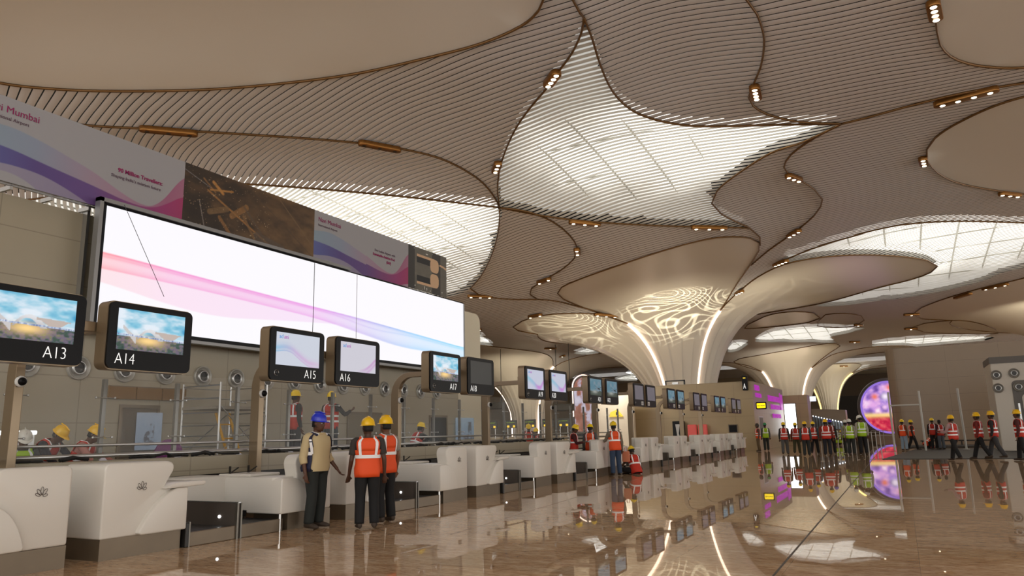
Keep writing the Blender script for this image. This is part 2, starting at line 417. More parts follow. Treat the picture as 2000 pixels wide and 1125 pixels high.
GLS = {'skyA': sky_glass('skylight_glass_petal', _a, 8.5, 6.0, 1.7, .4), 'skyB': sky_glass('skylight_glass_left', _b, 11, 9, 2.6, .7), 'skyC': sky_glass('skylight_glass_wide', _c, 10, 11, 1.9, .6)}
MBEAM = mat('skylight_beam', (.42, .42, .38), rough=.6)
def sub(name, keep, z, m, parent=None):
    F = CF[keep]; ids = np.unique(F); mp = -np.ones(len(CV), int); mp[ids] = np.arange(len(ids))
    o = mesh(name, np.c_[CV[ids], z[ids]], [tuple(int(i) for i in f) for f in mp[F]], m, parent, smooth=True); return o
struct(sub('ceiling', own == -1, CZ, MSL))
nt_ = 0; nw_ = 0
for k, r in enumerate(REG):
    if not (own == k).any(): continue
    if r[2] == 'sky':
        nw_ += 1; w = struct(sub('window_%d' % nw_, own == k, CZ, MSK))
        inner = (own == k)
        # roof glass a little above the louvres, set back from the edge, with a grid of roof beams under it
        d = dist(cen, r[1]); big = r[0] in ('skyA', 'skyC', 'skyB')
        g = inner & (d > (.15 if big else .25))
        sub('glass', g, CZ+.38, GLS.get(r[0], MSKYG), w)
        b = MB(); P = np.array(r[1]); x0, y0 = P.min(0); x1, y1 = P.max(0)
        st = 2.2
        for X in np.arange(x0, x1, st):
            ys = np.arange(y0, y1, .8); pp = np.c_[np.full(len(ys), X), ys]; ok = inside(pp, r[1]); run = []
            for q, o_ in zip(pp, list(ok[:-1])+[False]):
                if o_: run.append((q[0], q[1], float(hgt(*q))+.22+r[3]))
                else:
                    if len(run) > 1: b.tube(run, .06, 4)
                    run = []
        for Yy in np.arange(y0, y1, st*1.6):
            xs_ = np.arange(x0, x1, .8); pp = np.c_[xs_, np.full(len(xs_), Yy)]; ok = inside(pp, r[1]); run = []
            for q, o_ in zip(pp, list(ok[:-1])+[False]):
                if o_: run.append((q[0], q[1], float(hgt(*q))+.22+r[3]))
                else:
                    if len(run) > 1: b.tube(run, .04, 4)
                    run = []
        if b.V: b.build('beam_grid', MBEAM, w)
    else:
        struct(sub('ceiling', own == k, CZ, MPL if r[2] == 'plaster' else MSL))
# dark void above the louvres
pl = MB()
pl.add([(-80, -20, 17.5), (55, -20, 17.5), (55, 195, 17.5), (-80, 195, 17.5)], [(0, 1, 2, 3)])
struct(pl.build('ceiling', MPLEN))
# bronze edge trims
def trim(P, r=.055, close=False):
    global nt_; nt_ += 1; b = MB(); Q = [(p[0], p[1], float(hgt(p[0], p[1]))-.04) for p in P]
    if close: Q.append(Q[0])
    b.tube(Q, r, 6, sx=.7); struct(b.build('trim_%d' % nt_, MTR, smooth='all'))
for P in (NLrim, Aleft, Atop, Abot, L1top, L1right, crease1, crease2, Bright, L3right, L3bot, L4left, L4right, creaseR, Ctop): trim(XY(trace(P)))
for P in (NR1, NR2, leaf5, cr1, cr2): trim(closed(P), close=True)
for i, R in enumerate(RIMS): trim(R, .055, True)
# ------------------------------------------------------------------ flared columns
MSTRIP = mat('warm_light_strip', (1, .8, .6), emit=(1, .74, .58), es=2.6)
MSTRIPY = mat('yellow_light_strip', (1, .8, .4), emit=(1, .70, .22), es=2.4)
def column(ci, label, gaps, smat, nr=34):
    cx_, cy_ = COLS[ci][:2]; R = RIMS[ci]; R0 = 2.9*RS.get(ci, 1)
    # resample rim
    P = np.array(R+[R[0]]); L = np.r_[0, np.cumsum(np.hypot(*np.diff(P, axis=0).T))]
    n = 420 if ci == 0 else 200
    ang = [atan2(p[1]-cy_, p[0]-cx_) for p in R]
    s = np.linspace(0, L[-1], n, endpoint=False); Q = np.c_[np.interp(s, L, P[:, 0]), np.interp(s, L, P[:, 1])]
    root = thing('flared_column', label, 'column', (cx_, cy_, 0))
    V = []; F = []
    for j in range(nr+1):
        t = (j/nr)
        for q in Q:
            dx, dy = q[0]-cx_, q[1]-cy_; Rr = hypot(dx, dy); a = atan2(dy, dx)
            # ease the direction towards even spacing near the stem
            r = R0*(Rr/R0)**t
            x, y_ = cx_+r*cos(a), cy_+r*sin(a); z = float(hgt(x, y_))
            w = max(0, 1-(r-R0)/5.0); sw = (a*30/(2*pi)) % 1
            off = (.16*sw-.08)*w**.7
            V.append((x-cx_+off*cos(a), y_-cy_+off*sin(a), z))
    for j in range(nr):
        for k in range(n): F.append((j*n+k, j*n+(k+1) % n, (j+1)*n+(k+1) % n, (j+1)*n+k))
    for k in range(n):
        x, y_, z = V[k]; V.append((x*.93, y_*.93, 2.4))
    b0 = (nr+1)*n
    for k in range(n):
        x, y_, z = V[k]; V.append((x*.92, y_*.92, 0))
    for k in range(n):
        F.append((b0+k, b0+(k+1) % n, (k+1) % n, k)); F.append((b0+n+k, b0+n+(k+1) % n, b0+(k+1) % n, b0+k))
    mesh('shaft', V, F, MPL, root, smooth=True)
    for a, rg in gaps:
        Q = []
        for i in range(26):
            r = rg+(R0-rg)*(i/25)**.8+.12; x, y_ = r*cos(a), r*sin(a); Q.append((x, y_, float(hgt(cx_+x, cy_+y_))-.10))
        Q.append((R0*.99*cos(a), R0*.99*sin(a), 2.4)); Q.append((R0*.97*cos(a), R0*.97*sin(a), .2))
        MB().tube(Q, .10 if ci < 1 else .13, 6).build('light_strip', smat, root)
    return root
def gap(ci, u, v):
    p = hit(u, v); c = COLS[ci]; return (atan2(p[1]-c[1], p[0]-c[0]), hypot(p[0]-c[0], p[1]-c[1]))
column(0, 'huge cream fluted column flaring into the ceiling above the stone wall, nearest and widest', [gap(0, 1228, 632), gap(0, 1405, 607)], MSTRIP)
column(1, 'cream flared column behind the pink lettered wall, second down the hall', [gap(1, 1490, 726), gap(1, 1584, 719)], MSTRIP)
column(2, 'far cream column with two yellow light strips left of the round screen', [(radians(-85-60), 5.5), (radians(-85+60), 5.5)], MSTRIPY)
column(3, 'cream column seen through the glass screen with a curved pink light strip', [(radians(-100-60), 8.5), (radians(-100+60), 8.5)], MSTRIP)
column(4, 'cream flared column reaching down behind the brown stone block at right', [], MSTRIP)

def uplight(loc, tgt, power, ang=110, col=(1, .86, .62)):
    l = bpy.data.lights.new('uplight', 'SPOT'); l.energy = power; l.color = col; l.spot_size = radians(ang); l.spot_blend = 1; l.shadow_soft_size = .4
    o = bpy.data.objects.new('uplight', l); COL.objects.link(o); o.location = loc; o.rotation_euler = (Vector(tgt)-Vector(loc)).to_track_quat('-Z', 'Y').to_euler()
uplight((-13.5, 51.2, 4.9), (-15, 55, 12), 420); uplight((-8, 56, 5.0), (-6, 60, 13), 500); uplight((-24, 54, 3.0), (-22, 58, 10), 500)
uplight((-12, 104, 4.5), (-13, 110, 12), 1100); uplight((-46, 88, 3), (-48, 96, 11), 1200); uplight((12, 78, 7.5), (14, 86, 13), 900); uplight((-8, 148, 4), (-10, 156, 12), 1500)

# added spots imitate slat reflections on the big column as lace of curved lines
def lace(loc, tgt, power, ang, k=5.0):
    l = bpy.data.lights.new('added_lace_spot', 'SPOT'); l.energy = power; l.color = (1, .92, .68); l.spot_size = radians(ang); l.spot_blend = .6; l.shadow_soft_size = .01
    o = bpy.data.objects.new('added_lace_spot', l); COL.objects.link(o); o.location = loc; o.rotation_euler = (Vector(tgt)-Vector(loc)).to_track_quat('-Z', 'Y').to_euler()
    l.use_nodes = True; nt = l.node_tree; em = nt.nodes['Emission']; tc = N(nt, 'ShaderNodeTexCoord'); sp = N(nt, 'ShaderNodeSeparateXYZ'); nt.links.new(tc.outputs['Normal'], sp.inputs[0])
    x = math_(nt, 'DIVIDE', sp.outputs['X'], sp.outputs['Z']); y = math_(nt, 'DIVIDE', sp.outputs['Y'], sp.outputs['Z'])
    cb = N(nt, 'ShaderNodeCombineXYZ'); nt.links.new(x, cb.inputs[0]); nt.links.new(y, cb.inputs[1])
    tot = None
    for i, (sc, kk) in enumerate(((1.5, 9), (1.9, 8))):
        nz = N(nt, 'ShaderNodeTexNoise'); nz.inputs['Scale'].default_value = sc; nz.inputs['Detail'].default_value = 0
        mp = N(nt, 'ShaderNodeMapping'); mp.inputs['Location'].default_value = (i*3.7, i*1.9, i); nt.links.new(cb.outputs[0], mp.inputs[0]); nt.links.new(mp.outputs[0], nz.inputs['Vector'])
        f = math_(nt, 'FRACT', math_(nt, 'MULTIPLY_ADD', nz.outputs['Fac'], kk*1.6, math_(nt, 'MULTIPLY', y if i else x, kk*.9)))
        d = math_(nt, 'ABSOLUTE', math_(nt, 'SUBTRACT', f, .5)); g = N(nt, 'ShaderNodeMapRange', interpolation_type='SMOOTHSTEP'); nt.links.new(d, g.inputs['Value'])
        g.inputs['From Min'].default_value = .05; g.inputs['From Max'].default_value = .15; g.inputs['To Min'].default_value = 1; g.inputs['To Max'].default_value = 0
        tot = g.outputs['Result'] if tot is None else math_(nt, 'ADD', tot, g.outputs['Result'])
    nt.links.new(tot, em.inputs['Strength'])
_h = hit(1318, 600); lace((-12.0, 50.9, 5.0), tuple(_h), 1700, 66)
_h = hit(1130, 640); lace((-20.0, 50.9, 5.0), tuple(_h), 900, 60)
_h = hit(1450, 590); lace((-9.5, 50.9, 5.0), tuple(hit(1480, 580)), 500, 50)
# ================================================================== FLOOR, WALLS
def floor_mat():
    m = mat('polished_marble', L3(190, 160, 130), rough=.015, spec=.6); nt, b = nodes(m)
    tc = N(nt, 'ShaderNodeTexCoord'); mp = N(nt, 'ShaderNodeMapping'); mp.inputs['Scale'].default_value = (.9, 2.6, 1)
    nt.links.new(tc.outputs['Object'], mp.inputs[0])
    n1 = N(nt, 'ShaderNodeTexNoise'); n1.inputs['Scale'].default_value = 1.5; n1.inputs['Detail'].default_value = 12; n1.inputs['Roughness'].default_value = .74; n1.inputs['Distortion'].default_value = .5
    nt.links.new(mp.outputs[0], n1.inputs['Vector'])
    cr = N(nt, 'ShaderNodeValToRGB'); e = cr.color_ramp.elements
    e[0].position = .28; e[0].color = (*L3(178, 136, 102), 1); e[1].position = .70; e[1].color = (*L3(222, 204, 180), 1)
    x = e.new(.46); x.color = (*L3(200, 168, 134), 1); x = e.new(.55); x.color = (*L3(212, 184, 152), 1)
    nt.links.new(n1.outputs['Fac'], cr.inputs[0])
    # slabs of slightly different tone
    sp = N(nt, 'ShaderNodeSeparateXYZ'); nt.links.new(tc.outputs['Object'], sp.inputs[0])
    fx = math_(nt, 'FLOOR', math_(nt, 'MULTIPLY', sp.outputs['X'], 1/1.2)); fy = math_(nt, 'FLOOR', math_(nt, 'MULTIPLY', sp.outputs['Y'], 1/1.2))
    cb = N(nt, 'ShaderNodeCombineXYZ'); nt.links.new(fx, cb.inputs[0]); nt.links.new(fy, cb.inputs[1])
    wn = N(nt, 'ShaderNodeTexWhiteNoise'); nt.links.new(cb.outputs[0], wn.inputs['Vector'])
    k = math_(nt, 'MULTIPLY_ADD', wn.outputs['Value'], .16, .92)
    jx = math_(nt, 'LESS_THAN', math_(nt, 'FRACT', math_(nt, 'MULTIPLY', sp.outputs['X'], 1/1.2)), .004)
    jy = math_(nt, 'LESS_THAN', math_(nt, 'FRACT', math_(nt, 'MULTIPLY', sp.outputs['Y'], 1/1.2)), .004)
    k = math_(nt, 'MULTIPLY', k, math_(nt, 'SUBTRACT', 1, math_(nt, 'MULTIPLY', math_(nt, 'MAXIMUM', jx, jy), .35)))
    vm = N(nt, 'ShaderNodeVectorMath', operation='SCALE'); nt.links.new(cr.outputs[0], vm.inputs[0]); nt.links.new(k, vm.inputs['Scale'])
    n2 = N(nt, 'ShaderNodeTexNoise'); n2.inputs['Scale'].default_value = 9; n2.inputs['Detail'].default_value = 8; n2.inputs['Roughness'].default_value = .7; nt.links.new(mp.outputs[0], n2.inputs['Vector'])
    c2 = N(nt, 'ShaderNodeValToRGB'); c2.color_ramp.elements[0].position = .38; c2.color_ramp.elements[0].color = (.76, .66, .57, 1); c2.color_ramp.elements[1].position = .56; c2.color_ramp.elements[1].color = (1.15, 1.12, 1.09, 1)
    nt.links.new(n2.outputs['Fac'], c2.inputs[0]); mu = N(nt, 'ShaderNodeVectorMath', operation='MULTIPLY'); nt.links.new(vm.outputs[0], mu.inputs[0]); nt.links.new(c2.outputs[0], mu.inputs[1])
    nt.links.new(mu.outputs[0], b.inputs['Base Color'])
    return m
MFL = floor_mat()
struct(mesh('floor', [(-80, -16, 0), (55, -16, 0), (55, 190, 0), (-80, 190, 0)], [(0, 1, 2, 3)], MFL))
MST = mat('beige_stone', L3(158, 146, 122), rough=.38, noise=(1.2, .07))
MSTD = mat('brown_stone', L3(150, 130, 108), rough=.35, noise=(1.5, .06))
def stone(name, col, jx, jz, ax='Y'):
    m = mat(name, col, rough=.34, noise=(1.1, .06)); nt, b = nodes(m)
    src = b.inputs['Base Color'].links[0].from_socket; tc = N(nt, 'ShaderNodeTexCoord'); sp = N(nt, 'ShaderNodeSeparateXYZ'); nt.links.new(tc.outputs['Object'], sp.inputs[0])
    a = math_(nt, 'LESS_THAN', math_(nt, 'FRACT', math_(nt, 'MULTIPLY', sp.outputs[ax], 1/jx)), .02/jx)
    c = math_(nt, 'LESS_THAN', math_(nt, 'FRACT', math_(nt, 'MULTIPLY', sp.outputs['Z'], 1/jz)), .02/jz)
    k = math_(nt, 'SUBTRACT', 1, math_(nt, 'MULTIPLY', math_(nt, 'MAXIMUM', a, c), .28))
    vm = N(nt, 'ShaderNodeVectorMath', operation='SCALE'); nt.links.new(src, vm.inputs[0]); nt.links.new(k, vm.inputs['Scale']); nt.links.new(vm.outputs[0], b.inputs['Base Color'])
    return m
MW1 = stone('stone_panels_left', L3(170, 160, 138), 1.8, .9)
MW2 = stone('stone_panels_far', L3(172, 152, 116), 2.4, 1.1, 'X')
MW3 = stone('stone_panels_side', L3(172, 156, 128), 3.0, 1.2)
MW4 = stone('stone_panels_brown', L3(142, 124, 104), 3.2, 1.15, 'X')
_j = onz(1510, 1125, 0)[0]
struct(MB().box(_j-.012, _j+.012, 1, 60, 0, .0015).build('trim_90', mat('dark_joint', (.03, .02, .015), rough=.4)))
_p, _q = onz(880, 1044, 0), onz(1400, 890, 0); _d = (_q-_p)[:2]/np.linalg.norm((_q-_p)[:2]); _s = np.array([-_d[1], _d[0]])*.006
struct(mesh('trim_91', [(_p[0]-_s[0], _p[1]-_s[1], .001), (_p[0]+_s[0], _p[1]+_s[1], .001), (_q[0]+_s[0], _q[1]+_s[1], .001), (_q[0]-_s[0], _q[1]-_s[1], .001)], [(0, 1, 2, 3)], mat('brown_joint', L3(110, 70, 50), rough=.4)))
MWHT = mat('white_solid_surface', L3(226, 221, 212), rough=.3, spec=.5)
MKICK = mat('bronze_steel', L3(116, 102, 84), rough=.3, metal=.4, noise=(3, .15))
MCHR = mat('chrome', (.55, .54, .52), rough=.18, metal=1)
MSTL = mat('brushed_steel', (.5, .5, .49), rough=.3, metal=.9)
MBRZ = mat('bronze_casing', L3(150, 132, 108), rough=.32, metal=.55)
MBLK = mat('black_gloss', (.006, .006, .007), rough=.35, spec=.15)
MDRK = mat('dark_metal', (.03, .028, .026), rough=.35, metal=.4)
MRUB = mat('black_rubber', (.015, .015, .015), rough=.6)
MTXT = mat('lit_lettering', (.8, .8, .8), emit=(.9, .9, .88), es=.75)
MLINE = mat('emblem_line', (.10, .08, .07), rough=.5)
MALU = mat('grey_aluminium', L3(150, 150, 150), rough=.4, metal=.6)
WX = -14.3
b = MB(); b.box(WX-.5, WX, -14, 23.2, 0, 6.0); wl = struct(b.build('wall_left', MW1))
b = MB(); b.prism(rrect(23.2, 24.9, -.5, 6.05, .35), 0, WX-.7, WX-.02); struct(b.build('wall_left', mat('cream_panel', L3(226, 216, 190), rough=.3), smooth=True))
b = MB(); b.box(-16.7, -8.4, 50, 50.5, 0, 4.45); struct(b.build('wall_far', MW2))
b = MB(); b.box(-8.9, -8.4, 50.5, 64, 0, 4.45); struct(b.build('wall_side', MW3))
b = MB(); b.prism(rrect(-8.4, -6.55, -.3, 3.98, .02), 1, 64, 66); struct(b.build('wall_portal', MW2))
b = MB(); P = rrect(-.55, 8.6, 60, 72, .9, 8); b.prism(P, 2, 0, 6.85); struct(b.build('wall_right', MW4, smooth=True))
b = MB(); b.box(-80, 60, 188, 189, 0, 16); b.box(-79, -78, -16, 188, 0, 16); struct(b.build('wall_distant', mat('distant_wall', L3(160, 140, 112), rough=.6)))
# low plinth that carries the glass screen, dark recess beneath it, raised deck behind it
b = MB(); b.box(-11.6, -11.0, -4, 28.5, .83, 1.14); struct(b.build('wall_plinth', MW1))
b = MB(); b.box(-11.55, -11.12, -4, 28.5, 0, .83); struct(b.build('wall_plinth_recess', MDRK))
b = MB(); b.box(-13.4, -11.6, -4, 27.5, 0, .85); struct(b.build('floor_deck', mat('grey_deck', L3(90, 88, 84), rough=.6)))
# ------------------------------------------------------------------ printed / lit pictures
_rs = np.random.RandomState(3); _lat = _rs.rand(64, 64)
def vnoise(u, v):
    i = np.floor(u).astype(int); j = np.floor(v).astype(int); f = u-i; g = v-j; f = f*f*(3-2*f); g = g*g*(3-2*g)
    q = lambda a, b: _lat[a % 64, b % 64]
    return (q(i, j)*(1-f)+q(i+1, j)*f)*(1-g)+(q(i, j+1)*(1-f)+q(i+1, j+1)*f)*g
def fbm(u, v, o=4):
    s = 0; a = .5
    for k in range(o): s = s+a*vnoise(u*2**k+7*k, v*2**k+3*k); a *= .5
    return s/(1-.5**o)
def lay(base, col, a): a = np.clip(np.asarray(a, float), 0, 1)[:, None]; return base*(1-a)+np.asarray(col)*a
def cur(x, pts): p = np.array(pts, float); return np.interp(x, p[:, 0], p[:, 1])
def smoothcur(x, pts):
    p = np.array(pts, float); X = np.linspace(p[0, 0], p[-1, 0], 200); Yv = np.interp(X, p[:, 0], p[:, 1]); k = np.ones(25)/25
    Yv = np.convolve(np.pad(Yv, 12, mode='edge'), k, 'valid'); return np.interp(x, X, Yv)
def grad(t, stops):
    ts = [s[0] for s in stops]; return np.stack([np.interp(t, ts, [lin(s[1])[c] for s in stops]) for c in range(3)], 1)
def led_art(u, v):
    c = np.ones((len(u), 3))*lin((250, 248, 253))
    top = smoothcur(u, [(0, .60), (.17, .555), (.4, .50), (.55, .47), (.65, .44), (.78, .40), (1, .33)])
    bot = smoothcur(u, [(0, .36), (.08, .27), (.2, .20), (.4, .30), (.55, .36), (.66, .42), (.72, .415), (.85, .33), (1, .24)])
    lo = smoothcur(u, [(0, .47), (.2, .44), (.45, .38), (.6, .28), (.72, .20), (.85, .20), (1, .16)])
    g = grad(u, [(0, (255, 70, 90)), (.12, (245, 80, 190)), (.45, (225, 90, 225)), (.62, (150, 140, 235)), (.78, (60, 190, 250)), (1, (10, 205, 245))])
    d = top-v; ins = (d > 0)&(v > np.minimum(bot, lo))
    _w = (np.clip(d/.012, 0, 1)*np.clip((v-np.minimum(bot, lo))/.012, 0, 1))[:, None]; c = c*(1-.20*_w)+g*.20*_w
    e = np.exp(-np.clip(d, 0, 1)/.020)*np.clip((d+.012)/.012, 0, 1)*.75; c = c*(1-e[:, None])+g*e[:, None]
    d2 = lo-v; e = np.exp(-np.clip(-d2, 0, 1)/.05)*np.clip((.012-d2)/.012, 0, 1)*.45*(v < top); c = c*(1-e[:, None])+g*e[:, None]
    d3 = np.abs(v-smoothcur(u, [(0, .57), (.3, .50), (.5, .46), (.62, .36), (.75, .37), (1, .30)])); e = np.exp(-d3/.01)*.3; c = c*(1-e[:, None])+g*e[:, None]
    return c
def banner_wave(u, v, k):      # k 0 : left panel, 1 : right panel
    U = u+k; c = np.ones((len(u), 3))*lin((206, 205, 210))
    top = smoothcur(U, [(0, .60), (.25, .67), (.55, .60), (1.0, .43), (1.3, .26), (1.55, .17), (1.7, .22), (1.85, .50), (2, .82)])
    b1 = smoothcur(U, [(0, .40), (.3, .37), (.6, .30), (1.0, .20), (1.4, .12), (1.7, .10), (2, .12)])
    t2 = smoothcur(U, [(0, .42), (.3, .40), (.6, .33), (1.0, .25), (1.35, .17), (1.6, .16), (1.8, .28), (2, .50)])
    b2 = smoothcur(U, [(0, .14), (.25, .21), (.55, .20), (.8, .10), (1.05, -.05), (1.4, -.05), (1.7, -.05), (1.85, .02), (2, .08)])
    b3 = smoothcur(U, [(0, .02), (.25, .14), (.5, .05), (.7, -.2), (2, -.3)])
    g = grad(U, [(0, (165, 200, 224)), (.5, (172, 190, 222)), (1, (205, 170, 200)), (1.4, (215, 150, 190)), (1.8, (205, 80, 150)), (2, (215, 110, 160))])
    _S = lambda lo_, hi_: (np.clip((v-lo_)/.012+.5, 0, 1)*np.clip((hi_-v)/.012+.5, 0, 1))[:, None]
    _w = _S(b2, top)*.75; c = c*(1-_w)+g*_w
    g2 = grad(U, [(0, (110, 120, 205)), (.5, (105, 70, 165)), (1, (120, 80, 170)), (1.4, (160, 70, 150)), (1.7, (195, 70, 150)), (2, (210, 60, 130))])
    _w = _S(b2, t2)*.88; c = c*(1-_w)+g2*_w
    g3 = grad(U, [(0, (190, 185, 215)), (1, (170, 150, 200)), (1.5, (200, 140, 185)), (2, (222, 170, 200))])
    _w = _S(b3, b2)*.75; c = c*(1-_w)+g3*_w
    return c*.62
def aerial_art(u, v):
    n = fbm(u*9, v*6); c = grad(n*.6+u*.4, [(0, (34, 30, 28)), (.4, (62, 48, 36)), (.7, (110, 84, 56)), (1, (140, 108, 70))])
    x = u*2.9; y = v+.0   # running away to the left, lit golden roads and piers
    for (ax, ay, bx, by, w, col) in ((.45, .70, 1.9, .08, .02, (176, 124, 66)), (.55, .85, .75, .72, .03, (205, 146, 76)), (.36, .86, .60, .70, .018, (150, 110, 70)), (.5, .72, .95, .80, .02, (190, 136, 70)), (.95, .42, 1.25, .62, .055, (150, 108, 62)), (.50, .38, .85, .5, .05, (128, 100, 66)), (.70, .34, .95, .10, .035, (146, 104, 60)), (1.2, .46, 1.45, .16, .03, (134, 100, 62)), (1.2, .62, 1.6, .28, .02, (90, 78, 66)), (0, .9, .5, .75, .008, (170, 170, 170)), (.3, .5, .42, .12, .01, (190, 180, 170)), (1.5, .22, 2.1, .12, .07, (96, 82, 70)), (2.0, .95, 2.9, .3, .015, (120, 96, 66)), (1.3, .95, 2.9, .12, .01, (70, 60, 50))):
        d = np.hypot(bx-ax, by-ay); t = np.clip(((x-ax)*(bx-ax)+(y-ay)*(by-ay))/d**2, 0, 1); q = np.hypot(x-ax-t*(bx-ax), y-ay-t*(by-ay))
        c = lay(c, lin(col), np.clip((w-q)/.01, 0, 1)*(.45+.55*fbm(u*60, v*30, 2)))
    s = (vnoise(u*120, v*60) > .93)&(u < .62); c = np.where(s[:, None], lin((170, 146, 110)), c)
    return c
def map_art(u, v):
    c = np.ones((len(u), 3))*lin((112, 108, 98))*(.75+.4*fbm(u*14, v*8))[:, None]
    c = lay(c, lin((62, 60, 58)), ((u < .12)|((u > .45)&(u < .62))))
    pe = lin((222, 184, 146))
    def blob(cx_, cy_, rx, ry): return (np.abs((u-cx_)/rx)**3+np.abs((v-cy_)/ry)**3) < 1
    for cy_, s in ((.70, 1), (.30, -1)):
        c = lay(c, lin((36, 36, 38)), (np.abs(v-(cy_+s*.02)) < .07)&(u > .16)&(u < .42))
        c = lay(c, pe, (blob(.50, cy_-s*.02, .085, .165)|((np.abs(v-(cy_+s*.12)) < .03)&(u > .16)&(u < .5))))
    c = lay(c, pe, (blob(.80, .5, .045, .22)|(np.abs(v-.5-(u-.8)*1.2) < .03)&(u > .8)&(u < 1)|(np.abs(v-.3+(u-.82)*1.6) < .03)&(u > .82)&(u < .99)|(np.abs(np.hypot(u-.6, (v-.5)*1)-.24) < .022)&(u > .6)&(v > .5)))
    c = lay(c, lin((235, 235, 230)), (vnoise(u*46, v*22) > .9)*(((np.abs(v-.93) < .06)|(np.abs(v-.07) < .06)|(u > .86))))
    return c
def airport_art(u, v):
    n = fbm(u*4+2, v*5); c = grad(np.clip(n*1.1+(1-u)*.25, 0, 1), [(0, (28, 70, 110)), (.35, (50, 150, 195)), (.6, (130, 195, 220)), (.9, (225, 235, 245))])
    gr = grad(fbm(u*22, v*18), [(0, (22, 40, 44)), (.4, (50, 80, 70)), (.6, (110, 95, 120)), (.8, (110, 120, 70)), (1, (190, 160, 170))])
    hz = .34+.0*u
    c = np.where((v < hz)[:, None], gr, c)
    glow = np.exp(-(((u-.45)/.2)**2+((v-.26)/.12)**2)); c = lay(c, lin((255, 214, 140)), glow)
    r1 = (v < .28+.34*np.sin(np.clip((u-.28)/.40, 0, 1)*pi)**.8*(1-.35*u)) & (v > .28+.20*np.sin(np.clip((u-.3)/.30, 0, 1)*pi)) & (u > .28)&(u < .68)
    c = np.where(r1[:, None], grad(v*2+u*.5, [(0, (120, 110, 100)), (.8, (176, 170, 168)), (1.3, (222, 222, 226))]), c)
    r2 = (u > .55)&(u < .95)&(v < .52-.08*(u-.55))&(v > .46-.0*u-.14*np.sin(np.clip((u-.6)/.32, 0, 1)*pi)); c = np.where(r2[:, None], lin((190, 176, 168)), c)
    r3 = (u > .08)&(u < .27)&(v < .60-1.4*(u-.08))&(v > .52-1.9*(u-.08)); c = np.where(r3[:, None], lin((200, 196, 196)), c)
    br = (np.abs(v-.345+.06*(u-.5)) < .018); c = np.where(br[:, None], grad(vnoise(u*80, v*4), [(0, (60, 90, 150)), (1, (225, 235, 250))]), c)
    return c
def wave_art(u, v):
    c = np.ones((len(u), 3))*lin((214, 220, 234))
    t = smoothcur(u, [(0, .50), (.2, .56), (.35, .52), (.55, .30), (.75, .12), (1, .10)]); g = grad(u, [(0, (70, 190, 235)), (.25, (150, 170, 225)), (.45, (205, 150, 220)), (.8, (225, 160, 220)), (1, (225, 190, 225))])
    for w, o, a in ((.10, 0, .5), (.03, -.10, .7), (.16, .06, .25)):
        d = np.abs(v-(t+o)); c = c*(1-(np.clip(1-d/w, 0, 1)*a)[:, None])+g*(np.clip(1-d/w, 0, 1)*a)[:, None]
    return c
def fan_art(u, v):
    c = np.ones((len(u), 3))*lin((216, 214, 226)); t = smoothcur(u, [(0, -.2), (.5, .04), (.7, .12), (.85, .28), (1, .52)]); g = np.ones((len(u), 3))*lin((205, 110, 205))
    for w, o, a in ((.06, 0, .6), (.10, -.16, .5), (.05, -.05, .4)): k = (np.clip(1-np.abs(v-t-o)/w, 0, 1)*a*np.clip((u-.45)*3, 0, 1))[:, None]; c = c*(1-k)+g*k
    return c
def mix_art(u, v):
    c = np.ones((len(u), 3))*lin((208, 212, 232)); t = smoothcur(u, [(0, .62), (.3, .42), (.6, .16), (.8, .14), (1, .5)]); g = grad(u, [(0, (120, 205, 225)), (.4, (140, 190, 225)), (.65, (205, 80, 215)), (1, (205, 120, 220))])
    for w, o, a in ((.12, 0, .7), (.16, -.1, .5)): k = (np.clip(1-np.abs(v-t-o)/w, 0, 1)*a)[:, None]; c = c*(1-k)+g*k
    return c
def lilac_art(u, v): return np.ones((len(u), 3))*lin((158, 150, 162))*(.9+.15*fbm(u*3, v*3))[:, None]
def plane_art(u, v):
    n = fbm(u*5, v*4); c = grad(n*.7+(1-v)*.2, [(0, (70, 130, 160)), (.4, (110, 160, 180)), (.8, (170, 176, 190))])
    c = np.where((v < .2+.12*fbm(u*6, v*0))[:, None], lin((70, 84, 72)), c); c = lay(c, lin((190, 196, 190)), np.exp(-(((u-.4)/.22)**2+((v-.22)/.1)**2)))
    for (ax, ay, bx, by, w) in ((.4, .6, .72, .42, .01), (.72, .42, .98, .52, .012), (.45, .4, .98, .38, .008), (.7, .44, .82, .40, .035), (.72, .42, .84, .3, .01)):
        d = np.hypot(bx-ax, by-ay); t = np.clip(((u-ax)*(bx-ax)+(v-ay)*(by-ay))/d**2, 0, 1); q = np.hypot(u-ax-t*(bx-ax), v-ay-t*(by-ay)); c = np.where((q < w)[:, None], lin((34, 40, 48)), c)
    return c
# ------------------------------------------------------------------ big LED wall
LX = -13.8; LY0, LY1, LZ0, LZ1 = 8.90, 22.75, 3.70, 6.13
t = thing('led_wall_display', 'giant white LED wall screen with a flowing pink to blue ribbon', 'screen', (LX, LY0, LZ0))
W_, H_ = LY1-LY0, LZ1-LZ0
art('display', led_art, 480, 180, lambda a, c: (.02, a*W_, c*H_), art_mat('led_glow', 1.0), t)
b = MB(); b.box(-.1, 0, -.09, W_+.04, -.09, H_+.04); b.build('cabinet', MBLK, t)
b = MB(); b.box(-.1, .06, -.17, -.09, -.12, H_+.14); b.box(-.1, .06, -.17, 7.5, H_+.06, H_+.14); b.box(-.1, .06, -.17, W_, -.16, -.09); b.box(-.1, .05, W_+.0, W_+.05, -.1, H_); b.build('frame', MALU, t)
for yy in (.435*W_+.0, .565*W_):
    MB().box(.02, .026, yy, yy+.018, 0, H_).build('seam', MDRK if yy < 7 else mat('pale_seam', (.5, .5, .55)), t)
MB().tube([(.2, .25, H_+.05), (.22, 1.3, H_*.30)], .006, 5).build('cable', MDRK, t)
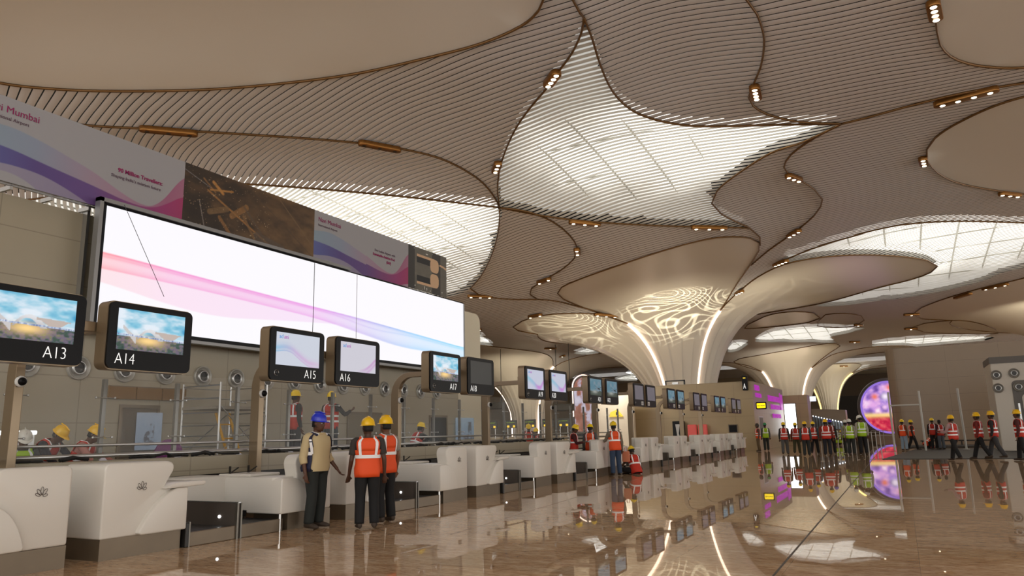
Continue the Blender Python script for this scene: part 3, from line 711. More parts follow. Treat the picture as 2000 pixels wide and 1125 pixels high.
# ------------------------------------------------------------------ banner panels
MPR = art_mat('printed_banner', 0, .55); PINK = mat('magenta_print', L3(150, 20, 92)); GREYP = mat('grey_print', L3(96, 70, 88))
BX, BZ0, BZ1 = -14.0, 6.13, 7.73
def banner(label, y0, y1, fn, z0=BZ0, pts=None, nu=230):
    t = thing('printed_banner', label, 'banner', (BX, y0, z0)); w = y1-y0; h = BZ1-z0
    art('print', fn, nu, 170, (lambda a, c: (.012, a*w, c*h)) if pts is None else (lambda a, c: pts(a, c, w, h)), MPR, t)
    if pts is None:
        MB().box(-.05, .008, 0.006, w-.006, 0, h).build('backing', MALU, t)
    return t
t = banner('white Navi Mumbai banner with blue ribbon at the left edge of the photo', 6.42, 8.70, lambda u, v: banner_wave(u, v, 0))
text('lettering', 'Navi Mumbai', face_x(.02, .12, 1.30), .19, PINK, t, .002); text('lettering', 'International Airport', face_x(.02, .15, 1.16), .095, GREYP, t, .002)
t = banner('white banner lettered 90 Million Travellers over a magenta ribbon', 8.70, 10.82, lambda u, v: banner_wave(u, v, 1))
text('lettering', '90 Million Travellers:', face_x(.02, .50, .86), .125, PINK, t, .002, bold=.003); text('lettering', 'Shaping India\u2019s aviation future', face_x(.02, .36, .72), .098, GREYP, t, .002)
banner('dark banner with a golden aerial view of an airport at dusk', 10.82, 15.1, aerial_art, nu=260)
t = banner('second Navi Mumbai banner, between the dark aerial picture and the fuel banner', 15.1, 17.4, lambda u, v: banner_wave(u, v, 0), 6.2)
text('lettering', 'Navi Mumbai', face_x(.02, .15, 1.24), .18, PINK, t, .002); text('lettering', 'International Airport', face_x(.02, .15, 1.10), .095, GREYP, t, .002)
t = banner('white banner lettered Sustainable Aviation Fuel beside the plan of the terminal', 17.4, 19.6, lambda u, v: banner_wave(u, v, 1), 6.25)
text('lettering', 'First Indian Airport with', face_x(.02, .40, .86), .108, GREYP, t, .002); text('lettering', 'Sustainable Aviation Fuel', face_x(.02, .32, .72), .112, PINK, t, .002, bold=.003); text('lettering', '(SAF)', face_x(.02, 1.0, .57), .112, PINK, t, .002, bold=.003)
def bendp(a, c, w, h):
    y = a*w; k = max(0, y-2.35); return (.012-k*.75, min(y, 2.35)+k*.95, c*(h-.25*k))
banner('grey banner with a peach coloured plan of the terminal piers, bent round the end', 19.6, 22.75, map_art, 6.25, bendp, 200)
b = MB(); b.box(-.05, 0, 0, 16.2, -.03, .0)
for i in range(22): b.box(-.35, 0.0, i*.75, i*.75+.05, -.10, -.02)
for i in range(8): b.box(-.3, -.1, i*2.1+.2, i*2.1+.26, -2, 0)
tag(b.build('banner_rail', MSTL), 'grey steel bracket rail holding up the row of banners', 'bracket').location = (BX-.06, 6.45, 6.13)
# ------------------------------------------------------------------ wall nozzles, doors, posters
MNOZ = mat('nozzle_ring', L3(178, 176, 168), rough=.35, metal=.3)
nz0 = None; nozz = [(p, onx(p, {97: 713}.get(p, 0) or 713+(p-97)*.079, WX)[1]) for p in (84, 195)]
Y0n = 8.25
def nozzle(first, loc, rot, label, group, ring=MNOZ):
    if first is None:
        t = thing('jet_nozzle', label, 'air nozzle', loc, 0, group); t.rotation_euler = rot
        MB().lathe([(.0, .01), (.16, .01), (.2, .03), (.22, .06), (.235, .05), (.24, .0)], n=28).build('outer_ring', ring, t, smooth='all')
        MB().lathe([(.16, .01), (.15, .05), (.12, .08), (.105, .06), (.10, .03)], n=24).build('inner_ring', MSTL, t, smooth='all')
        MB().lathe([(0, .035), (.10, .035)], n=20).build('throat', MDRK, t); return t
    c = copy_tree(first); c.location = loc; c.rotation_euler = rot; c['label'] = label; c['group'] = group; return c
RX = (0, radians(90), 0)
for i in range(15):
    y = 7.95+i*.985
    nm = 'round air nozzle in the stone wall'
    lab = ('round air nozzle in the stone wall, number %d counted from the left under the LED wall')
    o = nozzle(nz0, (WX, y, 2.88), RX, 'round silver air nozzle in the left stone wall below the LED wall', 'air nozzles in a row along the left stone wall'); nz0 = nz0 or o
MDOOR = mat('brown_door', L3(104, 92, 76), rough=.4)
nd = 0
for (y0, y1, h, m) in ((9.95, 10.75, 2.12, MDOOR), (17.1, 18.6, 2.08, mat('olive_door', L3(120, 108, 84), rough=.4)), (21.35, 22.35, 2.03, MBLK)):
    nd += 1; f = MB(); f.box(WX-.02, WX+.03, y0-.07, y0, 0, h+.07); f.box(WX-.02, WX+.03, y1, y1+.07, 0, h+.07); f.box(WX-.02, WX+.03, y0, y1, h, h+.07)
    f = struct(f.build('door_%d' % nd, MKICK)); MB().box(WX-.01, WX+.012, y0, y1, 0, h).build('door_leaf', m, f)
    MB().box(WX+.012, WX+.05, y1-.14, y1-.1, .95, 1.15).build('door_handle', MSTL, f)
t = tag(art('wall_poster', lambda u, v: lay(grad(v*.6+.3*fbm(u*4, v*4), [(0, (170, 185, 205)), (.5, (190, 206, 226)), (1, (214, 220, 232))]), lin((96, 90, 96)), ((np.hypot((u-.5), (v-.3)*.9) < .18)|((np.abs(u-.62) < .08)&(v < .7)&(v > .2)))*.85*(fbm(u*14, v*14) > .42)), 60, 80, lambda a, c: (WX+.06, 10.25+a*.62, 1.25+c*.78), art_mat('poster_print', .25)), 'pale blue picture panel in front of the brown door', 'poster')
t = tag(art('wall_poster', lambda u, v: lay(grad(v*.6+.3*fbm(u*4, v*4), [(0, (170, 185, 205)), (.5, (180, 206, 226)), (1, (214, 230, 242))]), lin((110, 100, 96)), ((np.abs(u-.75) < .1)&(v < .8)|((v < .2)&(u > .4)))*.85*(fbm(u*14, v*14) > .42)), 60, 60, lambda a, c: (WX+.06, 22.9+a*1.3, 1.25+c*.78), art_mat('poster_print', .25)), 'pale blue picture panel right of the black doorway', 'poster')
b = MB()
for i in range(3): b.box(0, .05, i*.62, i*.62+.6, 0, .27)
t = tag(b.build('wall_crate', mat('tan_board', L3(138, 106, 66), rough=.7, noise=(6, .2))), 'row of tan boards fixed along the wall above the brown door', 'board'); t.location = (WX+.005, 9.6, 2.30)
MB().box(.05, .055, 0, 1.84, .25, .27).build('tape', MKICK, t)
# ------------------------------------------------------------------ glass screen
GX = -11.32
t = thing('glass_partition', 'long glass screen with steel posts and two rails behind the check-in counters', 'glass partition', (GX, 0, 1.14))
NP = 22; gy = [7.54+1.36*(j-4) for j in range(NP+1)]
for j in range(NP+1):
    y = gy[j]; MB().box(-.03, .03, y-.032, y+.032, 0, 1.28).build('post', mat('grey_post', (.22, .215, .2), rough=.35, metal=.6), t)
    b = MB()
    for z in (.98, .36):
        b.tube([(.02, y-.16, z), (.06, y, z), (.02, y+.16, z)], .009, 5); b.ball((.05, y-.16, z), .02, 6, 5); b.ball((.05, y+.16, z), .02, 6, 5)
    b.build('spider_clamp', MSTL, t)
    MB().prism([(-.03, 0), (.12, 0), (.02, .06), (-.03, .06)], 1, y-.07, y+.07).build('base_shoe', MSTL, t)
mg = mat('clear_glass', (.93, .97, .95), rough=.02, alpha=.05, spec=.4)
for j in range(NP): MB().box(.06, .072, gy[j]+.01, gy[j+1]-.01, .12, 1.42).build('pane', mg, t)
for z, r in ((.24, .022), (.08, .035)): MB().tube([(.14, gy[0], z), (.14, gy[-1], z)], r, 8).build('rail', MSTL, t, smooth='all')
# loose cabling and tools lying on the plinth
random.seed(5); b = MB()
for i in range(90):
    y = 5+random.random()*20; b.tube([(0, y, .01), (random.uniform(-.05, .1), y+.2, .05*random.random()+.01), (0, y+.4, .01)], random.uniform(.012, .03), 5)
o = b.build('loose_cables', MRUB); o.location = (-11.1, 0, 1.16); o['kind'] = 'stuff'; tag(o, 'loose black cables and scraps lying along the stone plinth', 'cables')
# ================================================================== CHECK-IN ROW
CX = -8.75; PT = 4.53
def emblem(cx_, cz, s, x):
    b = MB()
    for (dx, dz, a, l, w) in ((0, 0, 0, 1, .35), (-.25, -.05, 35, .9, .35), (.25, -.05, -35, .9, .35), (-.45, -.25, 65, .7, .3), (.35, -.35, -75, .6, .3)):
        P = []
        for i in range(15):
            q = 2*pi*i/14; u = w*sin(q)*.5; v = l*(1-cos(q))*.5; aa = radians(a)
            P.append((x, cx_+s*(dx*.4+u*cos(aa)-v*sin(aa)), cz+s*(dz*.4-.4+u*sin(aa)+v*cos(aa))))
        b.tube(P, .003, 4)
    return b
def arc(p0, p1, p2, n=10): return [tuple((1-t)**2*np.array(p0)+2*t*(1-t)*np.array(p1)+t*t*np.array(p2)) for t in np.linspace(0, 1, n)]
def counter_even():
    t = thing('check_in_counter', '', 'counter')
    P = [(0, .25)]+[(0, 1.07)]+arc((0, 1.07), (0, 1.155), (.09, 1.155), 6)[1:]+arc((.86, 1.155), (1.02, 1.15), (.98, 1.02), 7)+arc((.98, 1.02), (.90, .90), (.87, .84), 5)[1:]+[(1.17, .84), (1.17, .25)]
    MB().prism(P, 0, -.85, -.03).build('body', MWHT, t, smooth=True, bevel=.03, seg=3)
    P = [(1.172, .25), (1.172, .80), (1.0, .80)]+arc((1.0, .80), (.70, .70), (.46, .28), 12)[1:]+[(.5, .25)]
    MB().prism(P, 0, -.5, .05).build('wing', MWHT, t, smooth=True, bevel=.02, seg=3)
    MB().prism(arc((.80, .80), (.9, .86), (1.0, .87), 6)+[(1.42, .87), (1.44, .85), (1.42, .81), (.95, .80)], 0, -.75, .07).build('shelf', MWHT, t, smooth=True, bevel=.012)
    MB().box(-.84, -.05, .015, 1.165, 0, .25).build('kick_plate', MKICK, t)
    emblem(.52, .86, .09, -.022).build('emblem', MLINE, t); return t
def counter_odd():
    t = thing('check_in_counter', '', 'counter')     # origin at the leg, runs +Y to 1.21
    P = [(1.21, .25), (1.21, 1.07)]+arc((1.21, 1.07), (1.21, 1.155), (1.12, 1.155), 6)[1:]+arc((.50, 1.155), (.34, 1.155), (.34, 1.0), 8)+[(.38, .84), (.38, .25)]
    MB().prism(P, 0, -.30, -.03).build('body', MWHT, t, smooth=True, bevel=.03, seg=3)
    P = [(-.02, .26), (-.02, .76)]+arc((-.02, .76), (-.02, .80), (.05, .80), 4)[1:]+[(.24, .80)]+arc((.24, .80), (.56, .76), (.68, .30), 12)[1:]+[(.66, .26)]
    MB().prism(P, 0, -.7, .05).build('wing', MWHT, t, smooth=True, bevel=.035, seg=4)
    MB().prism(rrect(-1.5, -.1, -.02, .7, .08), 2, .3, .815).build('side_desk', MWHT, t, smooth=True, bevel=.015)
    MB().box(-1.45, -.72, .05, .72, .815, .86).build('desk_pad', MWHT, t, bevel=.02)
    MB().box(-.78, -.04, .22, 1.205, 0, .25).build('kick_plate', MKICK, t)
    MB().tube([(-.03, .04, 0), (-.03, .04, .27)], .028, 14).build('leg', MCHR, t, smooth=True)
    emblem(.86, .88, .09, -.022).build('emblem', MLINE, t)
    b = MB()
    for yy in (.15, .55): b.box(-1.32, -1.3, yy, yy+.03, .84, .98); b.tube([(-1.3, yy, .86), (-1.2, yy+.1, .96)], .012, 5)
    b.build('screen_bracket', MDRK, t); return t
names = lambda k, o: 'A%d' % (13+2*k+o)
ce = counter_even(); co = counter_odd()
NEAR = ['frame edge', '', '', '', '', '', '', '', '', '']
def cl(k, o):
    if k == 0 and o == 0: return 'nearest white check-in counter, cut off by the left edge of the photo, below screen A13'
    if k == 0: return 'white check-in counter with lotus emblem and right hand shelf below screen A14'
    n = names(k, o)
    extra = 'with chrome leg' if o == 0 else 'with right hand shelf'
    who = {(1, 0): ', behind the man in the blue hard hat', (1, 1): ', behind the two men in orange vests', (4, 0): ', beside the worker in jeans', (4, 1): ', left of the squatting worker'}.get((k, o), '')
    return ('white counter %s below screen %s%s' if who else 'white check-in counter %s below screen %s%s') % (extra, n, who)
for k in range(10):
    for o in (0, 1):
        src = co if o == 0 else ce
        c = src if (k == 0) else copy_tree(src)
        c.location = (CX, (4.34 if o == 0 else 5.95)+PT*k, 0); c['label'] = cl(k, o); c['group'] = 'white check-in counters along the left'
# conveyor bays between the counters
def belt():
    m = mat('conveyor_belt', (.035, .034, .033), rough=.55); nt, b = nodes(m)
    tc = N(nt, 'ShaderNodeTexCoord'); mp = N(nt, 'ShaderNodeMapping'); mp.inputs['Rotation'].default_value = (0, 0, .78); nt.links.new(tc.outputs['Object'], mp.inputs[0])
    w = N(nt, 'ShaderNodeTexWave'); w.inputs['Scale'].default_value = 3.5; nt.links.new(mp.outputs[0], w.inputs['Vector'])
    bp = N(nt, 'ShaderNodeBump'); bp.inputs['Strength'].default_value = .6; bp.inputs['Distance'].default_value = .02; nt.links.new(w.outputs['Fac'], bp.inputs['Height']); nt.links.new(bp.outputs[0], b.inputs['Normal']); return m
MBELT = belt()
MGUARD = mat('smoked_guard', (.12, .10, .085), rough=.2, spec=.6)
def conveyor():
    t = thing('baggage_conveyor', '', 'conveyor')   # origin at right end of even counter, 1.75 wide
    MB().box(-.06, -.01, .1, .96, 0, .19).build('front_panel', MKICK, t, bevel=.008)
    MB().box(-.06, -.01, 1.0, 1.84, 0, .19).build('front_panel', MKICK, t, bevel=.008)
    MB().box(-1.15, -.08, .12, .92, .05, .175).build('belt', MBELT, t); MB().box(-1.15, -.08, 1.02, 1.86, .05, .175).build('belt', MBELT, t)
    MB().box(-1.5, -.01, .93, .965, 0.0, .50).build('side_guard', MGUARD, t)
    MB().box(-1.52, .0, .925, .975, .50, .515).build('guard_cap', MSTL, t)
    for yy in (.915, .985): MB().box(-.03, .012, yy-.014, yy+.014, 0, .50).build('corner_post', mat('dark_steel', (.2, .185, .16), rough=.3, metal=.7), t)
    MB().box(-.6, .01, .03, .09, 0, .32).build('end_panel', MDRK, t, bevel=.01)
    MB().box(-.03, .014, .08, .10, 0, .33).build('edge_strip', mat('dark_steel'), t)
    MB().ball((-.38, .925, .30), .022, 8, 6).build('guard_glint', mat('glint_and_gate_glow', (1, 1, 1), emit=(1, 1, 1), es=6), t)  # glowing ball imitates a bright reflection on the glossy guard
    MB().box(-2.23, -2.12, .1, 1.7, 0, .8).build('back_fascia', MDRK, t); return t
cv = conveyor()
for k in range(9):
    c = cv if k == 0 else copy_tree(cv); c.location = (CX, 7.12+PT*k, 0)
    c['label'] = 'sunken baggage conveyor bay between the counters below screens %s and %s' % (names(k, 1), names(k+1, 0)); c['group'] = 'baggage conveyors between the counters'
# white drawer cabinet behind the second conveyor
t = thing('drawer_cabinet', 'low white cabinet with a drawer behind the first conveyor bay', 'cabinet', (-9.95, 8.05, 0))
MB().box(-.78, 0, 0, .92, .30, .84).build('body', MWHT, t, smooth=True, bevel=.03, seg=3)
MB().box(-.7, -.1, -.03, 0, .36, .76).build('drawer', mat('white_laminate', L3(214, 208, 196), rough=.45), t, bevel=.01)
MB().box(-.72, -.05, .06, .86, 0, .3).build('base', MDRK, t)
# ------------------------------------------------------------------ overhead screens
arts = {'air': airport_art, 'wave': wave_art, 'fan': fan_art, 'mix': mix_art, 'lilac': lilac_art, 'plane': plane_art}
WS, HS = 1.27, .88
MD = {'air': 1.0, 'wave': .85, 'fan': .85, 'mix': .8, 'lilac': .35, 'plane': .55}
dlab = {'air': 'showing a roof shaped like petals under a blue sky', 'wave': 'showing a blue and violet ribbon', 'fan': 'showing a faint magenta ribbon', 'mix': 'showing a cyan and magenta wave', 'lilac': 'showing a plain greyish lilac picture', 'plane': 'showing an aeroplane against the sky', None: 'with its display switched off'}
def counter_screen(n, y, o, pic, far=False):
    t = thing('counter_display', 'black overhead counter screen %s %s' % (n, dlab[pic]) if not far else 'far counter screen %s with white number sticker, %s' % (n, dlab[pic]), 'screen', (CX, y, 2.32), 0, 'overhead counter screens')
    MB().prism(rrect(0, WS, 0, HS, .09, 6), 0, -.22, -.03).build('casing', MBRZ, t, smooth=True)
    MB().prism(rrect(.015, WS-.015, .012, HS-.012, .08, 6), 0, -.03, 0).build('bezel', MBLK, t, smooth=True)
    a0, a1, c0, c1 = .13, 1.13, .26, .79
    if pic: art('display', arts[pic], 110 if not far else 50, 80 if not far else 30, lambda a, c: (.004, a0+a*(a1-a0), c0+c*(c1-c0)), art_mat('display_'+pic, MD[pic]), t)
    else: MB().box(0, .004, a0, a1, c0, c1).build('display', mat('dead_display', (.012, .014, .013), rough=.3), t)
    if pic in ('wave', 'fan', 'mix'):
        text('logo', 'ad', face_x(.008, a0+.06, c1-.10), .095, mat('logo_blue', L3(60, 130, 200), emit=L3(60, 130, 200), es=.7), t, .001); text('logo', 'ani', face_x(.008, a0+.162, c1-.10), .095, mat('logo_purple', L3(150, 70, 160), emit=L3(150, 70, 160), es=.7), t, .001)
    if not far: text('counter_number', n, face_x(.004, (.78 if o == 0 else .12), .075), .205, MTXT, t, .002, sx=.84, bold=-.004)
    else:
        MB().box(0, .006, (.86 if o == 0 else .12), (.86 if o == 0 else .12)+.24, .06, .20).build('number_sticker', mat('white_sticker', (.8, .8, .78)), t)
        text('counter_number', n, face_x(.008, (.88 if o == 0 else .14), .09), .10, MDRK, t, .001)
    if o == 0:
        b = MB(); R_ = [(.004, .16+.045*cos(2*pi*i/20), .13+.045*sin(2*pi*i/20)) for i in range(18)]; b.tube(R_, .004, 4); b.tube([(.004, .13, .135), (.004, .165, .135)], .006, 4); b.build('camera_ring', MSTL, t)
    return t
pics = [('air', 'air'), ('wave', 'fan'), ('air', None), ('mix', 'mix'), ('plane', 'plane'), ('lilac', 'lilac'), ('plane', 'plane'), ('lilac', 'lilac'), ('plane', 'plane'), ('lilac', 'lilac')]
for k in range(10):
    dy = .25 if k == 0 else 0
    ya, yb = 4.0+PT*k+dy, 5.55+PT*k+dy
    counter_screen(names(k, 0), ya, 0, pics[k][0], k >= 5); counter_screen(names(k, 1), yb, 1, pics[k][1], k >= 5)
    # arched steel post
    yp = 5.93+4.42*k; x0 = -10.88
    t = thing('screen_post', 'arched bronze steel post with a round camera, carrying screens %s and %s' % (names(k, 0), names(k, 1)), 'post', (x0, yp, 0), 0, 'arched posts for the overhead screens')
    Z = [(0, 0, 0), (0, 0, 2.42)]+[(.45-.45*cos(q), 0, 2.42+.45*sin(q)) for q in np.linspace(.15, pi/2, 8)]+[(1.85, 0, 2.87)]
    V = []; F = []
    for i, p in enumerate(Z):
        p = Vector(p); a = Vector(Z[max(i-1, 0)]); c = Vector(Z[min(i+1, len(Z)-1)]); d = (c-a).normalized(); nrm = Vector((-d.z, 0, d.x))
        hw = .11 if i < 2 else .11-.05*min(1, (i-1)/8)
        for sx_, sy_ in ((-1, -1), (1, -1), (1, 1), (-1, 1)): V.append(p+nrm*hw*sx_+Vector((0, .06*sy_, 0)))
    for i in range(len(Z)-1):
        for q in range(4): F.append((i*4+q, i*4+(q+1) % 4, i*4+4+(q+1) % 4, i*4+4+q))
    F += [(3, 2, 1, 0), tuple(len(V)-4+q for q in range(4))]
    b = MB(); b.add(V, F); b.build('mast', MBRZ, t, bevel=.008)
    MB().box(1.77, 1.89, ya-yp+.25, yb+WS-yp-.25, 2.80, 2.93).build('cross_bar', MBRZ, t, bevel=.008)
    b = MB(); b.lathe([(0, .0), (.075, .0), (.08, .03), (.055, .05), (0, .05)], c=(.11, .0, 2.27), axis=0, n=14); b.build('camera_mount', mat('white_plastic', (.8, .8, .78)), t, smooth='all')
    MB().ball((.165, 0, 2.27), .058, 12, 8).build('camera_dome', MBLK, t, smooth='all')
# ================================================================== FAR HALL
MPUR = mat('purple_letters', L3(170, 60, 165), emit=L3(180, 60, 185), es=.55)
random.seed(11)
def glyphs(y0, y1, z0, z1, n):     # raised strokes of the wall lettering, too small to read
    b = MB(); w = (y1-y0)/n
    for i in range(n):
        y = y0+i*w; a = random.random()
        b.box(0, .06, y, y+w*.22, z0, z1*(.9 if a > .5 else 1)+z0*(.1 if a > .5 else 0)); b.box(0, .06, y, y+w*.78, z1-(z1-z0)*.22, z1)
        if a > .3: b.box(0, .06, y+w*.56, y+w*.78, z0, z0+(z1-z0)*random.uniform(.5, 1))
        if a < .6: b.box(0, .06, y, y+w*.7, z0, z0+(z1-z0)*.2)
    return b
for lab, ys, zz in (('pink raised lettering at the top of the side wall beside the corner', ((50.9, 52.6), (51.0, 53.2)), ((3.9, 4.25), (3.45, 3.72))), ('pink raised lettering in three lines along the side wall', ((56.2, 61.8), (57.2, 61.8), (57.8, 61.8)), ((3.35, 3.75), (2.78, 3.12), (2.15, 2.45)))):
    t = thing('wall_lettering', lab, 'lettering', (-8.4, 0, 0))
    for (a, c), (d, e) in zip(ys, zz): glyphs(a, c, d, e, max(5, int((c-a)/.36))).build('letter_line', MPUR, t)
b = MB(); b.box(0, .06, 62.2, 63.3, 2.8, 4.0); b.box(0, .06, 62.0, 62.2, 3.0, 4.1); tag(b.build('wall_lettering', MPUR), 'tall pink wall emblem beside the bright doorway', 'lettering').location = (-8.4, 0, 0)
t = thing('zone_sign', 'tall black sign lettered A fixed near the right end of the beige wall', 'sign', (-8.95, 49.7, 3.85)); MB().prism(rrect(0, .32, 0, .95, .05), 1, 0, .28).build('case', MBLK, t)
text('letter', 'A', face_my(.06, -.01, .10), .5, MTXT, t, .003, sx=.5); MB().box(.08, .24, -.01, 0, .76, .84).build('arrow', mat('yellow_mark', L3(220, 190, 60), emit=L3(220, 190, 60), es=.6), t)
t = thing('direction_sign', 'small glowing yellow sign with black frame on the corner by the pink lettering', 'sign', (-8.3, 50.4, 2.62)); MB().prism(rrect(0, .66, 0, .46, .06), 1, -.12, 0).build('case', MBLK, t)
MB().prism(rrect(.06, .60, .07, .39, .04), 1, -.13, -.115).build('face', mat('yellow_sign', L3(255, 225, 0), emit=L3(255, 220, 0), es=1.1), t)
b = MB()
for i in range(5): b.box(.12+i*.09, .17+i*.09, -.134, -.13, .19, .27-.02*(i % 2))
b.build('legend', MDRK, t)
t = thing('wall_cabinet', 'grey narrow panel in the stone corner below the yellow sign', 'panel', (-8.4, 51.6, 1.0)); MB().box(0, .03, 0, 1.6, 0, 1.2).build('frame', MSTL, t); MB().box(.03, .035, .1, 1.5, .08, 1.12).build('door', mat('grey_panel', L3(120, 116, 108)), t)
t = thing('lit_doorway_panel', 'bright white illuminated panel in the end of the stone portal', 'light panel', (-8.35, 63.96, .9)); MB().box(0, .85, -.04, .02, 0, 2.4).build('light_face', mat('white_light_panel', (1, 1, 1), emit=(1, .99, 1), es=2.2), t); MB().box(-.05, .9, -.02, .03, -.05, 2.45).build('frame', MDRK, t)
for (x, y, z, w, h) in ((-10.1, 49.97, 1.15, .6, .55),): t = thing('wall_recess_panel', 'dark square panel set low in the beige wall near its corner', 'panel', (x, y, z)); MB().box(0, w, -.03, 0, 0, h).build('frame', MKICK, t); MB().box(.05, w-.05, -.035, -.03, .05, h-.05).build('face', MBLK, t)
t = thing('security_camera', 'little black camera on the beige wall right of screen A32', 'camera', (-9.9, 49.9, 3.2)); MB().box(-.05, .05, -.1, .1, .1, .16).build('bracket', MSTL, t); MB().ball((0, -.1, .06), .08, 8, 6).build('dome', MBLK, t)
t = thing('vending_display', 'tall dark display case against the beige wall', 'display', (-13.65, 49.6, 0)); MB().box(0, .7, -.2, .35, 0, 2.0).build('case', MBLK, t, bevel=.02); MB().prism([(.12, .5), (.58, .5), (.4, 1.2), (.5, 1.8), (.2, 1.8), (.28, 1.1)], 1, -.22, -.2).build('figure', mat('pale_print', (.5, .5, .5)), t)
for i, x in enumerate((-12.4, -11.7)):
    tag(MB().box(x-.3, x+.3, 49.55, 49.75, .95, 1.75).build('red_display_board', mat('red_board', L3(214, 90, 84), rough=.5, emit=L3(214, 90, 84), es=.15), bevel=.06), ('pale red board above the far counters, left one of the pair', 'bright red board above the far counters, right one of the pair')[i], 'board')
t = thing('roof_access_hatch', 'small dark square frame standing on top of the beige wall', 'frame', (-14.2, 50.2, 4.45)); b = MB(); b.box(0, .08, 0, .1, 0, .32); b.box(1.3, 1.38, 0, .1, 0, .32); b.box(0, 1.38, 0, .1, .25, .33); b.build('frame', MDRK, t); MB().box(.5, .9, .0, .1, .05, .2).build('box', MSTL, t)
# round LED portal
RC = (-1.0, 88, 3.3); RR = 2.95
def round_art(u, v):
    n = fbm(u*7, v*7); c = grad(np.clip(n*1.3-.1, 0, 1), [(0, (70, 40, 120)), (.35, (120, 80, 170)), (.55, (170, 130, 215)), (.75, (225, 170, 225)), (1, (255, 230, 250))])
    for (a, d, r, col) in ((.45, .72, .07, (255, 240, 255)), (.72, .66, .09, (235, 220, 250)), (.42, .5, .05, (245, 200, 240)), (.25, .72, .06, (240, 120, 80)), (.55, .9, .06, (240, 110, 60)), (.2, .55, .08, (230, 170, 230))): c = lay(c, lin(col), np.exp(-((u-a)**2+(v-d)**2)/r**2))
    c = np.where((v < .32)[:, None], grad(fbm(u*16, v*16), [(0, (110, 10, 40)), (.5, (200, 30, 70)), (1, (255, 130, 120))]), c)
    return lay(c, lin((255, 215, 130)), np.exp(-((v-.34)/.045)**2)*.95)
t = thing('round_led_screen', 'round LED screen with a violet and red fantasy picture in a purple ring', 'screen', RC)
nr, na = 34, 90; V = []; UV = []
for i in range(nr+1):
    for j in range(na): a = 2*pi*j/na; r = RR*.86*i/nr; V.append((r*cos(a), -.25, r*sin(a))); UV.append((.5+.5*i/nr*cos(a), .5+.5*i/nr*sin(a)))
F = [(i*na+j, i*na+(j+1) % na, (i+1)*na+(j+1) % na, (i+1)*na+j) for i in range(nr) for j in range(na)]
me = bpy.data.meshes.new('display'); me.from_pydata(V, [], F); at = me.color_attributes.new('Col', 'FLOAT_COLOR', 'POINT'); UV = np.array(UV)
at.data.foreach_set('color', np.concatenate([np.clip(round_art(UV[:, 0], UV[:, 1]), 0, 1), np.ones((len(UV), 1))], 1).astype(np.float32).ravel()); link('display', me, art_mat('round_glow', 1.0), t, False)
MB().lathe([(RR*.86, -.27), (RR*.9, -.3), (RR*.93, -.27)], axis=1, n=72).build('glow_ring', mat('purple_ring', L3(140, 110, 210), emit=L3(140, 110, 210), es=.9), t, smooth='all')
MB().lathe([(0, -.24), (RR*.93, -.25), (RR, -.2), (RR*1.04, .1), (RR, .4), (0, .42)], axis=1, n=72).build('housing', mat('grey_housing', L3(120, 116, 122), rough=.4), t, smooth='all')
MB().box(-1.6, 1.6, -.3, .5, -3.3, -2.75).build('plinth', MSTD, t)
# oval LED column behind the glass, left
t = thing('oval_led_screen', 'tall rounded LED screen seen through the glass behind counter screen A21', 'screen', tuple(ony(1143, 860, 70)*np.array([1, 1, 0])))
def ovalart(u, v):
    c = grad(fbm(u*4, v*7), [(0, (120, 60, 40)), (.45, (180, 120, 100)), (.6, (215, 205, 225)), (1, (245, 240, 250))]); return lay(c, lin((190, 60, 30)), np.exp(-(((u-.5)/.12)**2+((v-.8)/.08)**2)))
b = MB(); b.prism(rrect(-1.3, 1.3, 1.3, 7.3, 1.29, 12), 1, 0, .5); b.build('housing', mat('grey_housing'), t, smooth=True)
b = MB(); b.tube([(1.15*cos(q), -.03, 6.0+1.15*sin(q)) for q in np.linspace(0, pi, 20)]+[(-1.15, -.03, 3)], .05, 6); b.build('edge_light', MSTRIP, t)
art('display', ovalart, 50, 120, lambda a, c: (((a-.5)*2.0)*min(1, sqrt(max(0.02, 1-max(0, (c-.8)/.2)**2))), -.02, 1.5+c*5.4), art_mat('oval_glow', .7), t)
MB().box(-1.1, 1.1, 0, .5, 0, 1.3).build('base', MDRK, t)
# immigration desks seen through the glass
MSGN = mat('sign_black', (.02, .02, .015), rough=.4); GRN = mat('sign_green', L3(150, 190, 20), emit=L3(150, 190, 20), es=.5)
def queue_sign(px, label):
    p = ony(px, 828, 55); t = thing('queue_sign', label, 'sign', (p[0], 55, 0), 0, 'black queue signs in the hall beyond the glass')
    MB().box(-.5, .5, 0, .1, 1.9, 2.55).build('board', MSGN, t); MB().box(-.35, -.31, .03, .07, 0, 1.9).build('pole', MSTL, t); MB().box(.31, .35, .03, .07, 0, 1.9).build('pole', MSTL, t)
    text('legend', 'ALL PASSENGERS', face_my(-.42, -.005, 2.32), .10, GRN, t, .002)
    for x in (-.36, .18): MB().box(x, x+.2, -.01, 0, 1.95, 2.12).build('number_panel', mat('sign_yellow', L3(245, 205, 60), emit=L3(245, 205, 60), es=.8), t)
for i, (px, q) in enumerate(((912, 'beside the end of the left stone wall'), (960, 'right of post of screen A18'), (998, 'under the pink curved light'), (1035, 'left of the post of screens A21'), (1070, 'behind the post of screens A21 and A22'), (1101, 'left of the worker in the dark red sleeves'))): queue_sign(px, 'black queue sign beyond the glass, '+q)
MDESK = mat('cream_desk', L3(214, 200, 170), rough=.4)
